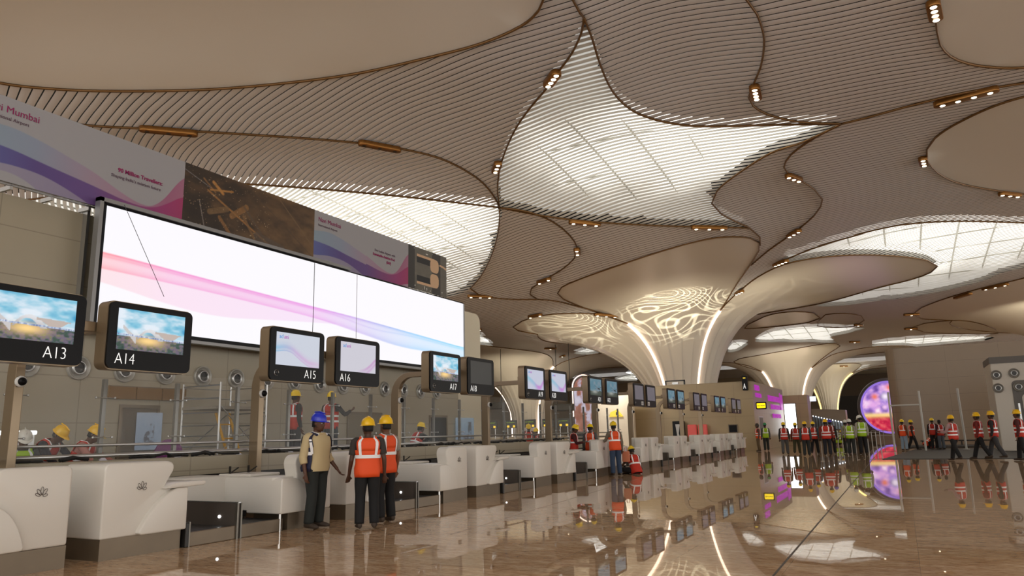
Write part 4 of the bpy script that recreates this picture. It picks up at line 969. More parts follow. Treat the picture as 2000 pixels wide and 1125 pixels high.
for i, px in enumerate((925, 962, 1005, 1045, 1085)):
    p = ony(px, 850, 57); t = thing('inspection_desk', 'pale inspection desk beyond the glass, %s of five' % ('first', 'second', 'third', 'fourth', 'fifth')[i], 'desk', (p[0], 57, 0), 0, 'pale desks in the hall beyond the glass')
    MB().box(-.75, .75, 0, 1.2, 0, 1.15).build('body', MDESK, t, bevel=.05); MB().box(-.8, .8, -.1, .5, 1.15, 1.2).build('top', MWHT, t); MB().box(-.78, -.74, 0, 1.2, 1.2, 2.2).build('glass_side', mg, t)
for i, (u0, u1, v) in enumerate(((915, 982, 795), (1080, 1118, 797))):
    a = ony(u0, v, 62); c = ony(u1, v, 62); t = thing('hanging_sign_beam', ('long dark hanging beam beyond the glass, left of the pink light strip', 'dark curved hanging canopy beyond the glass, left of the tall LED screen')[i], 'beam', (a[0], 62, 0))
    MB().box(0, c[0]-a[0], 0, .6, a[2]-.3, a[2]+.35).build('beam', mat('olive_dark', L3(70, 66, 54), rough=.5), t, bevel=.1)
    for xx in (.3, c[0]-a[0]-.3): MB().tube([(xx, .3, a[2]+.3), (xx, .3, 9.5)], .03, 5).build('rod', MDRK, t)
b = MB(); a = ony(1168, 800, 48); c = ony(1236, 800, 48)
b.box(a[0], c[0], 48, 48.4, 0, 3.9); struct(b.build('wall_bright', mat('cream_bright', L3(228, 216, 196), rough=.4)))
area('downlight', (a[0]+1.2, 46.5, 5.0), (a[0]+1.4, 48, 1.5), .5, 60, (1, .95, .85))
t = thing('caution_sign', 'small yellow triangular warning mark on the pale wall beyond the glass', 'sign', tuple(ony(1203, 808, 47.9))); MB().prism([(-.5, -.2), (.5, -.2), (.1, .28), (-.4, .1)], 1, 0, .06).build('board', mat('yellow_mark'), t); MB().box(.0, .06, -.01, 0, -.1, .1).build('mark', MDRK, t)
# e-gate hall, centre right
p0 = ony(1584, 800, 75); p1 = ony(1652, 815, 75)
t = thing('gate_hall_kiosk', 'brown stone kiosk block with a row of bluish glass gates in front', 'kiosk', (p0[0], 75, 0)); w = p1[0]-p0[0]
MB().prism([(0, 3.1), (w, 2.9), (w, 0), (0, 0)], 1, .3, 2.5).build('block', MSTD, t)
gm = mat('gate_glass', (.25, .3, .36), rough=.15, metal=.2)
for i in range(12):
    x = .1+i*(w-.1)/12; MB().box(x, x+(w/12)*.7, -.05, .25, 1.35-.02*i, 2.45-.06*i).build('gate_panel', gm, t); MB().box(x, x+.06, -.1, -.05, 2.38-.06*i, 2.46-.06*i).build('gate_lamp', mat('glint_and_gate_glow'), t)
t = thing('queue_railing', 'row of steel queue posts with belts in front of the brown kiosk', 'railing', (-5.4, 56, 0))
for i in range(16):
    MB().tube([(i*.26, i*.25, 0), (i*.26, i*.25, 1.0)], .03, 8).build('post', MSTL, t)
MB().tube([(0, 0, .93), (15*.26, 15*.25, .93)], .025, 6).build('belt', MSTL, t)
t = thing('low_railing', 'low steel railing before the round LED screen', 'railing', (-2.6, 76, 0)); 
for z in (.5, .95): MB().tube([(0, 0, z), (6, 0, z)], .03, 6).build('rail', MSTL, t)
for i in range(7): MB().tube([(i, 0, 0), (i, 0, .95)], .03, 6).build('post', MSTL, t)
b = MB(); p = ony(1625, 780, 186); q = ony(1735, 780, 186); b.box(p[0]-1, q[0]+4, 186, 187, 0, 13); struct(b.build('wall_dark_end', mat('dark_brown_wall', L3(84, 68, 50), rough=.6)))
b = MB(); b.box(p[0]+1, q[0]+3, 185.8, 186, 2.0, 8.2); struct(b.build('door_4', mat('dark_opening', L3(44, 38, 32), rough=.6)))
tag(MB().box(0, 1.0, 0, .3, 0, .6).build('lit_notice_board', mat('blue_white_sign', (1, 1, 1), emit=(.75, .85, 1), es=1.0)), 'small bluish lit board high right of the stone portal', 'sign').location = tuple(ony(1577, 784, 100))
# kiosk with nozzles at the right edge
t = thing('air_supply_kiosk', 'white angular kiosk with round nozzles and a lit screen at the right edge', 'kiosk', (4.25, 44, .025))
MKW = mat('kiosk_white', L3(205, 196, 182), rough=.4); MKG = mat('kiosk_grey', L3(88, 80, 72), rough=.4)
MB().prism([(0, 0), (6, 0), (6, 4.45), (.0, 4.45)], 1, 0, 3).build('body', MKW, t, bevel=.04)
MB().box(-.02, 6.02, -.05, 3.05, 4.30, 4.62).build('cap', MKG, t)
MB().prism(rrect(.78, 6, .2, 3.42, .2), 1, -.03, 0).build('recess', MKG, t); MB().prism(rrect(1.12, 6, .1, 2.75, .22), 1, -.08, -.03).build('inner_panel', MKW, t)
MB().prism(rrect(1.5, 5.5, .9, 2.45, .1), 1, -.11, -.08).build('bezel', MBLK, t); MB().box(1.62, 5.4, -.125, -.11, 1.0, 2.35).build('display', mat('kiosk_display', (1, 1, 1), emit=(.8, .9, 1), es=1.2), t)
MB().box(.92, 1.0, -.06, -.03, 1.15, 2.3).build('handle', MSTL, t)
MNG = mat('nozzle_grey', L3(128, 122, 112), rough=.35, metal=.3); kn = None
for i, (x, z) in enumerate(((.2, 3.75), (.95, 3.80), (2.0, 3.85), (3.0, 3.85), (.2, 3.1), (1.05, 3.12), (2.1, 3.15), (3.1, 3.15))):
    lab = 'grey air nozzle in the white kiosk, %s row, %s' % ('upper' if i < 4 else 'lower', ('at its left corner', 'second from its left corner', 'third from its left corner', 'fourth from its left corner')[i % 4])
    o = nozzle(kn, (4.25+x, 43.97 if z > 3.5 or x < .5 else 43.95, z), (radians(90), 0, 0), lab, 'air nozzles on the white kiosk', MNG); kn = kn or o; o.scale = (1.0,)*3
# floor coverings, posts and frame at right
MMAT = mat('grey_rubber_mat', L3(46, 44, 42), rough=.5, noise=(14, .3))
tag(MB().prism([(-.9, 35.4), (12, 36.2), (12, 50), (.6, 50), (-.2, 42)], 2, 0, .02).build('protective_mat', MMAT), 'large dark protective sheet on the floor under the men at right', 'mat')
tag(MB().prism(rrect(0, 4.5, 53, 57, .4), 2, 0, .06).build('entrance_mat', mat('black_mat', (.02, .02, .02), rough=.7)), 'black rounded mat beneath the brown stone block', 'mat')
MPW = mat('white_tube', L3(200, 198, 190), rough=.4)
t = thing('tube_stand', 'tall white tube frame shaped like the letter H, standing on the dark sheet', 'frame', (-.5, 46.5, .025)); b = MB(); b.tube([(0, 0, 0), (0, 0, 3.2)], .055, 8); b.build('upright', MPW, t); MB().tube([(1.5, 0, 0), (1.5, 0, 3.2)], .055, 8).build('upright', MPW, t); MB().tube([(0, 0, 2.45), (1.5, 0, 2.45)], .045, 8).build('crossbar', MPW, t)
t = thing('tube_stand', 'single white tube standing behind the man in orange, right of the H frame', 'pole', (2.95, 47.5, .025)); MB().tube([(0, 0, .02), (-.05, 0, 3.3)], .055, 8).build('pole', MPW, t); MB().tube([(0, 0, 0), (0, 0, .04)], .16, 12).build('foot', MPW, t)
t = thing('debris_pile', 'heap of white sacks and cable at the right edge, beside the kiosk', 'rubble', (5.2, 38.5, .025)); random.seed(2)
for i in range(4): MB().ball((i*.55-.4, random.uniform(-.3, .3), .22), (.5, .45, .2), 12, 8).build('sack', mat('white_sack', L3(196, 188, 176), rough=.7), t, smooth='all')
b = MB(); b.tube([(.5*cos(q)*(1+.05*q)+.2, .4*sin(q), .45+.02*q) for q in np.linspace(0, 20, 90)], .025, 5); b.build('cable_coil', MRUB, t); MB().tube([(-.7, 0, 1.0), (.6, -.2, .75), (2.2, -.4, .55)], .03, 6).build('red_bar', mat('red_paint', L3(170, 40, 36)), t)
t = thing('wall_skirting_rail', 'low dark rail at the foot of the brown stone block', 'rail', (1.0, 59.2, 0)); MB().box(0, 7.5, 0, .1, .25, .33).build('rail', MDRK, t)
for i in range(4): MB().box(i*2.3+.1, i*2.3+.2, 0, .1, 0, .3).build('post', MDRK, t)
# trolley-like chairs seen beyond the glass
for i, px in enumerate((850, 882, 914)):
    p = ony(px, 860, 27); t = thing('wire_chair', 'white wire frame chair beyond the glass, %s' % ('left one', 'middle one', 'right one')[i], 'chair', (p[0], 27, .3), 0, 'white chairs beyond the glass')
    MB().box(-.25, .25, -.25, .25, .42, .46).build('seat', mat('red_seat', L3(180, 70, 60)), t)
    for sx_ in (-1, 1): MB().tube([(sx_*.25, -.25, 0), (sx_*.27, -.2, .45), (sx_*.2, .25, .45), (sx_*.22, .3, .9), (0, .33, 1.0)], .02, 6).build('frame', MPW, t)
    MB().tube([(-.25, .25, 0), (-.25, .25, .45)], .02, 6).build('leg', MPW, t); MB().tube([(.25, .25, 0), (.25, .25, .45)], .02, 6).build('leg', MPW, t)
# scaffold and ladder behind the glass
t = thing('scaffold_tower', 'grey tube scaffold tower with a plank deck behind the glass screen', 'scaffold', (-12.7, 11.05, .85)); S = MSTL; Lw = 1.3
for y in (0, Lw):
    for x in (0, -1.15): MB().tube([(x, y, 0), (x, y, 1.78)], .022, 8).build('upright', S, t)
    for z in (.22, .44, .66, .88, 1.15, 1.45, 1.72): MB().tube([(0, y, z), (-1.15, y, z)], .015, 6).build('rung', S, t)
for (a, c) in (((0, 0, .3), (0, Lw, 1.1)), ((0, 0, 1.3), (0, Lw, .2)), ((-1.15, 0, .2), (-1.15, Lw, 1.2))): MB().tube([a, c], .012, 6).build('brace', S, t)
for z in (1.5, 1.7): MB().tube([(-1.15, 0, z), (-1.15, Lw, z)], .015, 6).build('guard_rail', S, t)
MB().box(-1.1, -.05, -.05, Lw+.05, 1.22, 1.28).build('deck', mat('deck_board', L3(150, 142, 128)), t)
t = thing('step_ladder', 'yellow step ladder leaning inside the scaffold tower', 'ladder', (-13.1, 11.3, .85)); MY = mat('yellow_paint', L3(216, 160, 30))
for q in (0, .35): MB().tube([(0, q, 1.15), (.25, q+.25, 0)], .03, 6).build('rail', MY, t)
for q in (.3, .6, .9): MB().tube([(.25-.22*q, .25-.22*q, q), (.25-.22*q, .6-.22*q, q)], .018, 6).build('rung', MY, t)
t = thing('information_disc', 'purple round notice standing on the deck behind the plinth', 'sign', (-13.0, 10.1, .85)); MB().lathe([(0, .0), (.33, 0), (.33, .03), (0, .03)], c=(0, 0, .28), axis=0, n=30).build('disc', mat('purple_disc', L3(130, 52, 122)), t)
for i in range(3): text('legend', '\u2013\u2013\u2013\u2013\u2013', face_x(.035, -.16, .30-.08*i), .10, mat('pale_print'), t, .001)
MB().box(-.05, 0, -.1, .1, 0, .05).build('foot', MSTL, t)
for i, p in enumerate(((62, 822), (195, 822))):
    pass
t = thing('work_lamp', 'low white light tube shining behind the man in the white hard hat', 'lamp', (-13.6, 6.55, 1.62)); MB().tube([(0, 0, 0), (0, 1.3, 0)], .035, 8).build('tube', mat('white_tube_light', (1, 1, 1), emit=(1, 1, 1), es=3), t); MB().box(-.05, -.03, 0, 1.3, -.77, .03).build('stand', MSTL, t)
# ------------------------------------------------------------------ ceiling light pods
MGOLD = mat('gold_pod', L3(150, 104, 52), rough=.3, metal=.8)
MLAMP = mat('pod_lamp', (1, .9, .7), emit=(1, .86, .60), es=9)
def pod(px, py, label, n=4, L=1.3, lit=True, ang=None):
    p = hit(px, py); a = ang if ang is not None else 0
    t = thing('ceiling_light_pod', label, 'ceiling light', (p[0], p[1], p[2]-.14), a, 'gold light pods along the ceiling seams')
    MB().prism(rrect(-.2, .2, -L/2, L/2, .19, 6), 2, -.09, .12).build('housing', MGOLD, t, smooth=True, bevel=.03)
    for i in range(n):
        y = (i-(n-1)/2)*L*.72/max(1, n-1)
        MB().lathe([(0, -.10), (.085, -.10), (.095, -.09), (.1, -.06)], c=(0, y, 0), n=12).build('lamp', MLAMP if lit else MDRK, t)
def seam_dir(px, py, dx, dy):
    a = hit(px-dx, py-dy); c = hit(px+dx, py+dy); return atan2(c[1]-a[1], c[0]-a[0])-pi/2
for (px, py, dx, dy, L, n, lit, lab) in (
    (1078, 148, -14, 18, 1.2, 4, True, 'gold pod with four lamps on the seam left of the glowing petal, upper one'),
    (970, 322, -5, 16, 1.3, 3, True, 'gold pod on the seam left of the glowing petal, lower one'),
    (1475, 175, 3, 14, 1.2, 4, True, 'gold pod with four lamps on the seam right of the top middle petal'),
    (1824, 14, 3, 14, 1.2, 4, True, 'gold pod at the edge of the cream panel in the top right corner'),
    (1885, 184, 30, -8, 2.2, 4, True, 'long flat gold pod on the seam left of the right hand cream oval'),
    (1803, 311, 2, 8, 1.2, 3, True, 'small gold pod at the left tip of the right hand cream oval'),
    (1550, 343, 12, 5, 1.3, 3, True, 'gold pod at the top of the slatted leaf right of the glowing petal'),
    (1550, 452, 10, -8, 1.5, 3, True, 'gold pod low on the right edge of the slatted leaf'),
    (1524, 510, 10, -6, 1.6, 4, True, 'gold pod over the tip of the long cream lobe'),
    (1443, 568, 6, -6, 1.3, 3, True, 'gold pod on the narrow slatted strip right of the big column'),
    (1142, 432, 16, 3, 2.0, 3, True, 'gold pod on the lower seam of the glowing petal, left one'),
    (1385, 441, 14, 0, 2.2, 3, True, 'gold pod on the lower seam of the glowing petal, right one'),
    (1127, 488, 1, 8, 1.4, 2, True, 'gold pod on the curved seam left of the big column top, upper one'),
    (1062, 545, 8, -4, 1.6, 2, True, 'gold pod on the curved seam left of the big column top, lower one'),
    (938, 576, 10, 2, 2.0, 3, True, 'gold pod at the seam just right of the banner end'),
    (1184, 613, 12, 4, 2.4, 3, True, 'gold pod above the left light strip of the big column'),
    (1045, 614, 10, -2, 1.6, 2, True, 'gold pod on top of the left cream lobe of the big column'),
    (330, 251, 30, 2, 2.2, 3, False, 'unlit bronze pod on the dark ceiling seam above the 90 Million banner'),
    (742, 281, 25, 5, 2.0, 3, False, 'unlit bronze pod on the dark ceiling seam left of the bright skylight'),
    (1972, 376, 10, 1, 1.6, 3, True, 'gold pod under the right hand cream oval'),
    (1943, 557, 10, -3, 2.4, 3, True, 'gold pod at the right frame edge beside the wide skylight'),
    (1880, 575, 10, -4, 2.4, 2, False, 'bronze pod on the seam between the wide skylight and the right column'),
    (1780, 612, 4, 0, 1.5, 1, True, 'tiny lamp at the left tip of the right column lobe'),
    (1676, 633, 6, 1, 1.5, 1, True, 'tiny lamp on the small far leaf right of the far cream ovals'),
    (1779, 640, 4, 0, 1.5, 1, True, 'tiny lamp at the tip of the thin far cream oval'),
    (1669, 666, 4, 0, 1.5, 1, True, 'tiny lamp between the two far skylights'),
    (926, 640, 6, 1, 1.4, 2, True, 'two lamp pod above the first far skylight at left'),
    (1075, 679, 3, 0, 1.6, 1, True, 'tiny lamp above screen A20'),
    (1098, 694, 5, -3, 1.8, 1, True, 'tiny lamp above screen A21, left of the far cream lobe'),
    (1648, 714, 4, 0, 1.8, 1, True, 'tiny lamp above the farthest skylight')):
    if len(lab.split()) > 16: print('LONG', lab)
    pod(px, py, lab, n, L, lit, seam_dir(px, py, dx, dy))
# ================================================================== PEOPLE
def curve_loft(b, rings, n=16, cap=True):
    """rings: (centre, right vector*rx, front vector*ry) ellipses joined into one tube"""
    V = []; F = []
    for (c, ax, ay) in rings:
        c = Vector(c); ax = Vector(ax); ay = Vector(ay)
        for k in range(n):
            t = 2*pi*k/n; ct, st = cos(t), sin(t)
            V.append(c+ax*ct+ay*st)
    m = len(rings)
    for i in range(m-1):
        for k in range(n): F.append((i*n+k, i*n+(k+1) % n, (i+1)*n+(k+1) % n, (i+1)*n+k))
    if cap: F.append(tuple(range(n-1, -1, -1))); F.append(tuple((m-1)*n+k for k in range(n)))
    b.add(V, F)
def limb(b, pts, rad, n=12):
    """smooth tapering limb through joints"""
    P = [Vector(p) for p in pts]; Q = []; R = []
    for i in range(len(P)-1):
        p0 = P[max(i-1, 0)]; p1 = P[i]; p2 = P[i+1]; p3 = P[min(i+2, len(P)-1)]
        for j in range(5):
            t = j/5; a = P[i].lerp(P[i+1], t)
            c = .5*((2*p1)+(-p0+p2)*t+(2*p0-5*p1+4*p2-p3)*t*t+(-p0+3*p1-3*p2+p3)*t**3)
            Q.append(a.lerp(c, .35)); s = t*t*(3-2*t); R.append(rad[i]*(1-s)+rad[i+1]*s)
    Q.append(P[-1]); R.append(rad[-1]); b.tube(Q, R, n)
TORSO = [  # height fraction between hip (0) and neck base (1), half width, half depth, forward shift
    (-.16, .150, .105, -.005), (-.05, .168, .118, -.008), (.08, .165, .115, 0), (.25, .148, .105, .008), (.42, .150, .108, .010), (.60, .168, .115, .006), (.76, .180, .112, 0), (.88, .178, .098, -.004), (.96, .135, .080, -.006), (1.0, .085, .066, -.006)]
def interp(t, col):
    xs = [r[0] for r in TORSO]; return float(np.interp(t, xs, [r[col] for r in TORSO]))
SKIN = [L3(92, 58, 40), L3(110, 72, 50), L3(76, 48, 34)]
VCOL = {'orange': L3(240, 84, 30), 'red': L3(198, 46, 26), 'lime': L3(166, 206, 32), 'navy': L3(28, 30, 62)}
MTAPE = mat('reflective_tape', (.95, .95, .97), rough=.35, spec=.8)
def person(label, x, y, face, pose='stand', H=1.70, vest='orange', shirt=(.05, .05, .06), trouser=(.012, .012, .014), helmet=L3(250, 200, 0), z=0, skin=0, girth=1.0, tape=2, detail=False,
           sleeves='long', lean=0.0, armL=None, armR=None, step=.0, headturn=0, headdown=0, pad=None, hair=True, group=None):
    """face: heading in degrees (0 = +X, 90 = +Y). local frame: front +Y, right +X."""
    k = H/1.70; t = thing('person', label, 'person', (x, y, z), radians(face-90))
    if group: t['group'] = group
    ms = mat('skin_%d' % skin, SKIN[skin], rough=.5); msh = mat('shirt_%.2f_%.2f_%.2f' % tuple(shirt), shirt, rough=.8); mtr = mat('trousers_%.3f_%.3f_%.3f' % tuple(trouser), trouser, rough=.8)
    V3 = lambda *a: Vector(a)*k
    # --- joints by pose
    hip = V3(0, 0, .90); kn = {}; an = {}; toe = {}
    if pose == 'stand':
        for s in (-1, 1):
            d = step*s; kn[s] = V3(.105*s, .5*d+.02, .48); an[s] = V3(.115*s, d*1.0-.01 if d > 0 else d*1.05-.02, .085 if d >= 0 else .085+.10*abs(d)*2)
    elif pose == 'kneel':
        hip = V3(0, -.05, .42); 
        for s in (-1, 1): kn[s] = V3(.16*s, .28, .12); an[s] = V3(.13*s, -.22, .08)
    elif pose == 'squat':      # sitting cross legged
        hip = V3(0, 0, .13)
        for s in (-1, 1): kn[s] = V3(.34*s, .30, .15); an[s] = V3(-.10*s, .38, .07)
    elif pose == 'crouch':
        hip = V3(0, -.08, .30)
        for s in (-1, 1): kn[s] = V3(.17*s, .30, .52); an[s] = V3(.14*s, .02, .085)
    up = Vector((0, sin(lean), cos(lean))); fr = Vector((0, cos(lean), -sin(lean))); rt = Vector((1, 0, 0))
    TL = .50*k; neck = hip+up*TL; B = lambda f, xx=0, yy=0: hip+up*(TL*f)+rt*(xx*k)+fr*(yy*k)
    hd = neck+up*.035*k; hdir = headdown
    hu = Vector((0, sin(lean*.4+hdir), cos(lean*.4+hdir))); hf = Vector((0, cos(lean*.4+hdir), -sin(lean*.4+hdir)))
    rotm = Matrix.Rotation(radians(headturn), 3, 'Z'); hu = rotm@hu; hf = rotm@hf; hr = hf.cross(hu)
    hc = hd+hu*.13*k+hf*.012*k     # centre of head
    sh = {s: B(.88, .185*s*min(girth, 1.15), -.005) for s in (-1, 1)}
    arms = {1: armR, -1: armL}; el = {}; wr = {}
    for s in (-1, 1):
        a = arms[s]
        if a is None: el[s] = sh[s]+V3(.055*s, -.03, -.285); wr[s] = el[s]+V3(.01*s, .06, -.25)
        else: el[s] = sh[s]+V3(a[0][0]*s, a[0][1], a[0][2]); wr[s] = el[s]+V3(a[1][0]*s, a[1][1], a[1][2])
    seg = 20 if detail else 14
    # --- body (skin): head, neck, arms, hands, lower legs in one mesh
    b = MB(); g = k
    def ringh(f, rx, ry, dy=0): return (hc+hu*f*k+hf*dy*k, hr*rx*k, hf*ry*k)
    curve_loft(b, [ringh(-.205, .060, .062, -.025), ringh(-.15, .056, .060, -.022), ringh(-.118, .050, .072, -.002), ringh(-.10, .056, .084, .008), ringh(-.06, .066, .092, .006), ringh(-.02, .073, .096, .002), ringh(.03, .077, .098, -.002), ringh(.07, .073, .092, -.006), ringh(.10, .058, .074, -.01), ringh(.12, .03, .04, -.012)], seg)
    if True:
        b.ball(hc+hf*.10*k+hu*(-.03)*k, .016*k, 6, 5); b.tube([hc+hf*.092*k+hu*.012*k, hc+hf*.106*k+hu*(-.03)*k, hc+hf*.094*k+hu*(-.042)*k], [.008*k, .014*k, .010*k], 6)
        for s in (-1, 1): b.ball(hc+hr*.077*k*s+hu*(-.015)*k, (.014*k, .022*k, .030*k), 6, 5)
        b.tube([hc+hf*.088*k+hu*(-.066)*k+hr*.022*k, hc+hf*.094*k+hu*(-.064)*k, hc+hf*.088*k+hu*(-.066)*k-hr*.022*k], .008*k, 6)
    for s in (-1, 1):
        limb(b, [sh[s]+(el[s]-sh[s])*.1, el[s], wr[s]], [.044*k, .037*k, .026*k], 10)
        d = (wr[s]-el[s]).normalized(); side = d.cross(Vector((0, 0, 1))); side = side.normalized() if side.length > .2 else Vector((0, 1, 0))
        pn = d.cross(side).normalized(); c0 = wr[s]
        curve_loft(b, [(c0-d*.01*k, side*.026*k, pn*.020*k), (c0+d*.03*k, side*.036*k, pn*.017*k), (c0+d*.07*k, side*.042*k, pn*.015*k), (c0+d*.095*k, side*.040*k, pn*.012*k)], 10)
        for i, (o_, L_) in enumerate(((-.031, .060), (-.011, .072), (.010, .068), (.030, .052))):
            p = c0+d*.088*k+side*o_*k; q = p+d*L_*.5*k-pn*.008*k*(1+i*.2)*1.2; r_ = q+(d*.55-pn*.8).normalized()*L_*.5*k
            b.tube([p, q, r_], [.0095*k, .0088*k, .007*k], 6)
        p = c0+d*.03*k+side*.03*k; b.tube([p, p+(d*.6+side*.7-pn*.2).normalized()*.035*k, p+(d*.9+side*.45-pn*.5).normalized()*.065*k], [.013*k, .011*k, .008*k], 6)
        limb(b, [kn[s], an[s]], [.050*k, .036*k], 8)
    curve_loft(b, [(B(.5), rt*.10*k, fr*.07*k), (B(.9), rt*.13*k, fr*.06*k), (B(1.0), rt*.062*k, fr*.058*k), (B(1.09), rt*.056*k, fr*.058*k)], 12)
    body = b.build('body', ms, t, smooth='all')
    if detail:
        rm = body.modifiers.new('join', 'REMESH'); rm.mode = 'VOXEL'; rm.voxel_size = .0075; rm.use_smooth_shade = True
    eye = mat('eye_white', (.6, .58, .55)); pup = mat('eye_dark', (.01, .01, .01))
    for s in (-1, 1):
        MB().ball(hc+hf*.083*k+hr*.030*k*s+hu*(-.002)*k, (.013*k, .010*k, .008*k), 8, 6).build('eye', eye if detail else pup, t, smooth='all')
    if hair:
        b = MB(); curve_loft(b, [ringh(-.07, .070, .060, -.040), ringh(-.03, .080, .082, -.024), ringh(.03, .083, .088, -.018), ringh(.08, .076, .084, -.014), ringh(.125, .05, .055, -.012)], seg); b.build('hair', mat('black_hair', (.008, .007, .007), rough=.7), t, smooth='all')
    # --- trousers
    b = MB(); g_ = girth
    curve_loft(b, [(B(-.20), rt*.13*k*g_, fr*.09*k), (B(-.10), rt*.170*k*g_, fr*.122*k*g_), (B(.0), rt*.172*k*g_, fr*.124*k*g_), (B(.12), rt*.160*k*g_, fr*.118*k*g_)], seg)
    for s in (-1, 1):
        hj = hip+V3(.085*s*g_, 0, -.02); limb(b, [hj, hj.lerp(kn[s], .4), kn[s], kn[s].lerp(an[s], .5), an[s]+(an[s]-kn[s]).normalized()*.0], [.098*k*g_, .100*k, .080*k, .078*k, .074*k], seg)
    b.build('trousers', mtr, t, smooth='all')
    # --- shoes
    for s in (-1, 1):
        a = an[s]; f = Vector((.12*s, 1, 0)).normalized() if pose in ('stand', 'crouch') else (Vector((0, -1, -.2)).normalized() if pose == 'kneel' else Vector((-s, .2, 0)).normalized())
        sd = f.cross(Vector((0, 0, 1))).normalized(); z0 = a.z-.045*k; u = Vector((0, 0, 1)); b = MB()
        curve_loft(b, [(a-f*.075*k-u*.030*k, sd*.028*k, u*.028*k), (a-f*.05*k-u*.012*k, sd*.038*k, u*.058*k), (a-u*.010*k, sd*.042*k, u*.062*k), (a+f*.07*k-u*.032*k, sd*.046*k, u*.040*k), (a+f*.14*k-u*.042*k, sd*.048*k, u*.030*k), (a+f*.185*k-u*.050*k, sd*.030*k, u*.018*k)], 12)
        b.build('shoe', mat('brown_boot', L3(64, 52, 42), rough=.7), t, smooth='all')
    # --- shirt with sleeves
    def tp(f, th, off=0, wmul=1.0):
        rx = (interp(f, 1)*g_*wmul+off)*k; ry = (interp(f, 2)*(g_**1.3)*wmul+off)*k; e = .82
        c_, s_ = cos(th), sin(th); cx_ = math.copysign(abs(c_)**e, c_); sy_ = math.copysign(abs(s_)**e, s_)
        return B(f)+fr*interp(f, 3)*k+rt*rx*cx_+fr*ry*sy_
    def shell(b, fs, off, n=28, ths=None, wmul=1.0, cap=False, rip=0):
        ths = ths if ths is not None else [2*pi*i/n for i in range(n)]; full = len(ths) == n and abs(ths[-1]-ths[0]) > 6
        V = [tp(f, th, off+rip*sin(5*th+8*f)*max(0, .5-f), wmul) for f in fs for th in ths]; m = len(ths); F = []
        for i in range(len(fs)-1):
            for j in range(m if full else m-1): F.append((i*m+j, i*m+(j+1) % m, (i+1)*m+(j+1) % m, (i+1)*m+j))
        b.add(V, F)
    b = MB(); shell(b, [-.12, 0, .15, .3, .45, .6, .75, .88, .96, 1.02], .010, rip=.008)
    for s in (-1, 1):
        if sleeves == 'long': limb(b, [B(.86, .12*s), sh[s], el[s], el[s].lerp(wr[s], .88)], [.070*k, .064*k, .052*k, .042*k], 12)
        elif sleeves == 'rolled': limb(b, [B(.86, .12*s), sh[s], el[s], el[s].lerp(wr[s], .40)], [.076*k, .072*k, .062*k, .054*k], 12)
        else: limb(b, [B(.86, .12*s), sh[s], sh[s].lerp(el[s], .72)], [.070*k, .066*k, .060*k], 12)
    if detail: b.tube([tp(1.0, radians(90+q), .016) for q in range(-150, 151, 20)], .016*k, 6)
    b.build('shirt', msh, t, smooth='all')
    # --- vest with reflective tape
    if vest:
        vm = mat('vest_'+vest, VCOL[vest], rough=.65); b = MB()
        opn = vest == 'navy'
        full = [2*pi*i/36 for i in range(36)]
        def strip(b, fs, a0, a1, off, n=10): shell(b, fs, off, ths=list(np.linspace(radians(a0), radians(a1), n)))
        if opn: strip(b, [-.12, 0, .2, .4, .58], 158, 382, .030, 26)
        else: shell(b, [-.22, -.1, .05, .2, .35, .5, .62], .028, 36, full, rip=.012)
        up_ = [.60, .68, .76, .84, .90, .95, .985]
        strip(b, up_, 40, 140 if not opn else 66, .026, 12) if not opn else strip(b, up_, 150, 166, .028, 4)
        if opn: strip(b, up_, 14, 30, .028, 4)
        strip(b, up_, 220, 320, .026, 12)
        for s in (-1, 1):   # over the shoulders
            b.tube([tp(.95, radians(90-38*s), .022), B(.985, .115*s, .0)+up*.012*k, tp(.95, radians(270+38*s), .022)], .018*k, 6)
        o = b.build('vest', vm, t, smooth='all'); sm = o.modifiers.new('thick', 'SOLIDIFY'); sm.thickness = .006; sm.offset = 1
        tp_ = MB(); bands = [(.36, .46), (.10, .20)][:tape]
        for (f0, f1) in bands:
            if opn: strip(tp_, [f0, f1], 159, 381, .038, 30)
            else: shell(tp_, [f0, f1], .040, 36, full)
        for a0 in (((15, 27), (153, 165), (232, 246), (294, 308)) if opn else ((52, 66), (114, 128), (232, 246), (294, 308))):
            if opn: strip(tp_, [.40, .55, .70, .82, .92, .975], a0[0], a0[1], .036, 4)
            else: strip(tp_, [.45, .55, .65, .76, .86, .93, .985], a0[0], a0[1], .038, 4)
        for s in (-1, 1): tp_.tube([tp(.975, radians(90-31*s), .03), B(1.0, .10*s, .0)+up*.018*k, tp(.975, radians(270+31*s), .03)], .016*k, 6)
        tp_.build('reflective_tape', MTAPE, o)
    # --- hard hat
    if helmet is not None:
        b = MB(); prof = [(0, .118), (.03, .117), (.065, .104), (.092, .078), (.106, .04), (.110, .0), (.112, -.008)]
        V = []; F = []; n = 22
        for (r, h) in prof:
            for i in range(n):
                a = 2*pi*i/n; V.append(hc+hu*(h+.040)*k+hr*r*cos(a)*k*.98+hf*(r*sin(a)*1.16-.006)*k)
        for (r, h) in ((.118, -.010), (.122, -.018)):
            for i in range(n):
                a = 2*pi*i/n; ex = .050*max(0, sin(a))**2; V.append(hc+hu*(h+.040)*k+hr*r*cos(a)*k+hf*((r+ex)*sin(a)*1.16-.006)*k)
        m = len(prof)+2
        for i in range(m-1):
            for j in range(n): F.append((i*n+j, i*n+(j+1) % n, (i+1)*n+(j+1) % n, (i+1)*n+j))
        b.add(V, F)
        o = b.build('hard_hat', mat('hat_%.2f_%.2f_%.2f' % tuple(helmet), helmet, rough=.25, coat=.3), t, smooth='all')
        MB().tube([hc+hu*.155*k-hf*.10*k, hc+hu*.168*k, hc+hu*.150*k+hf*.10*k], .010*k, 6).build('ridge', mat('hat_%.2f_%.2f_%.2f' % tuple(helmet), helmet), o)
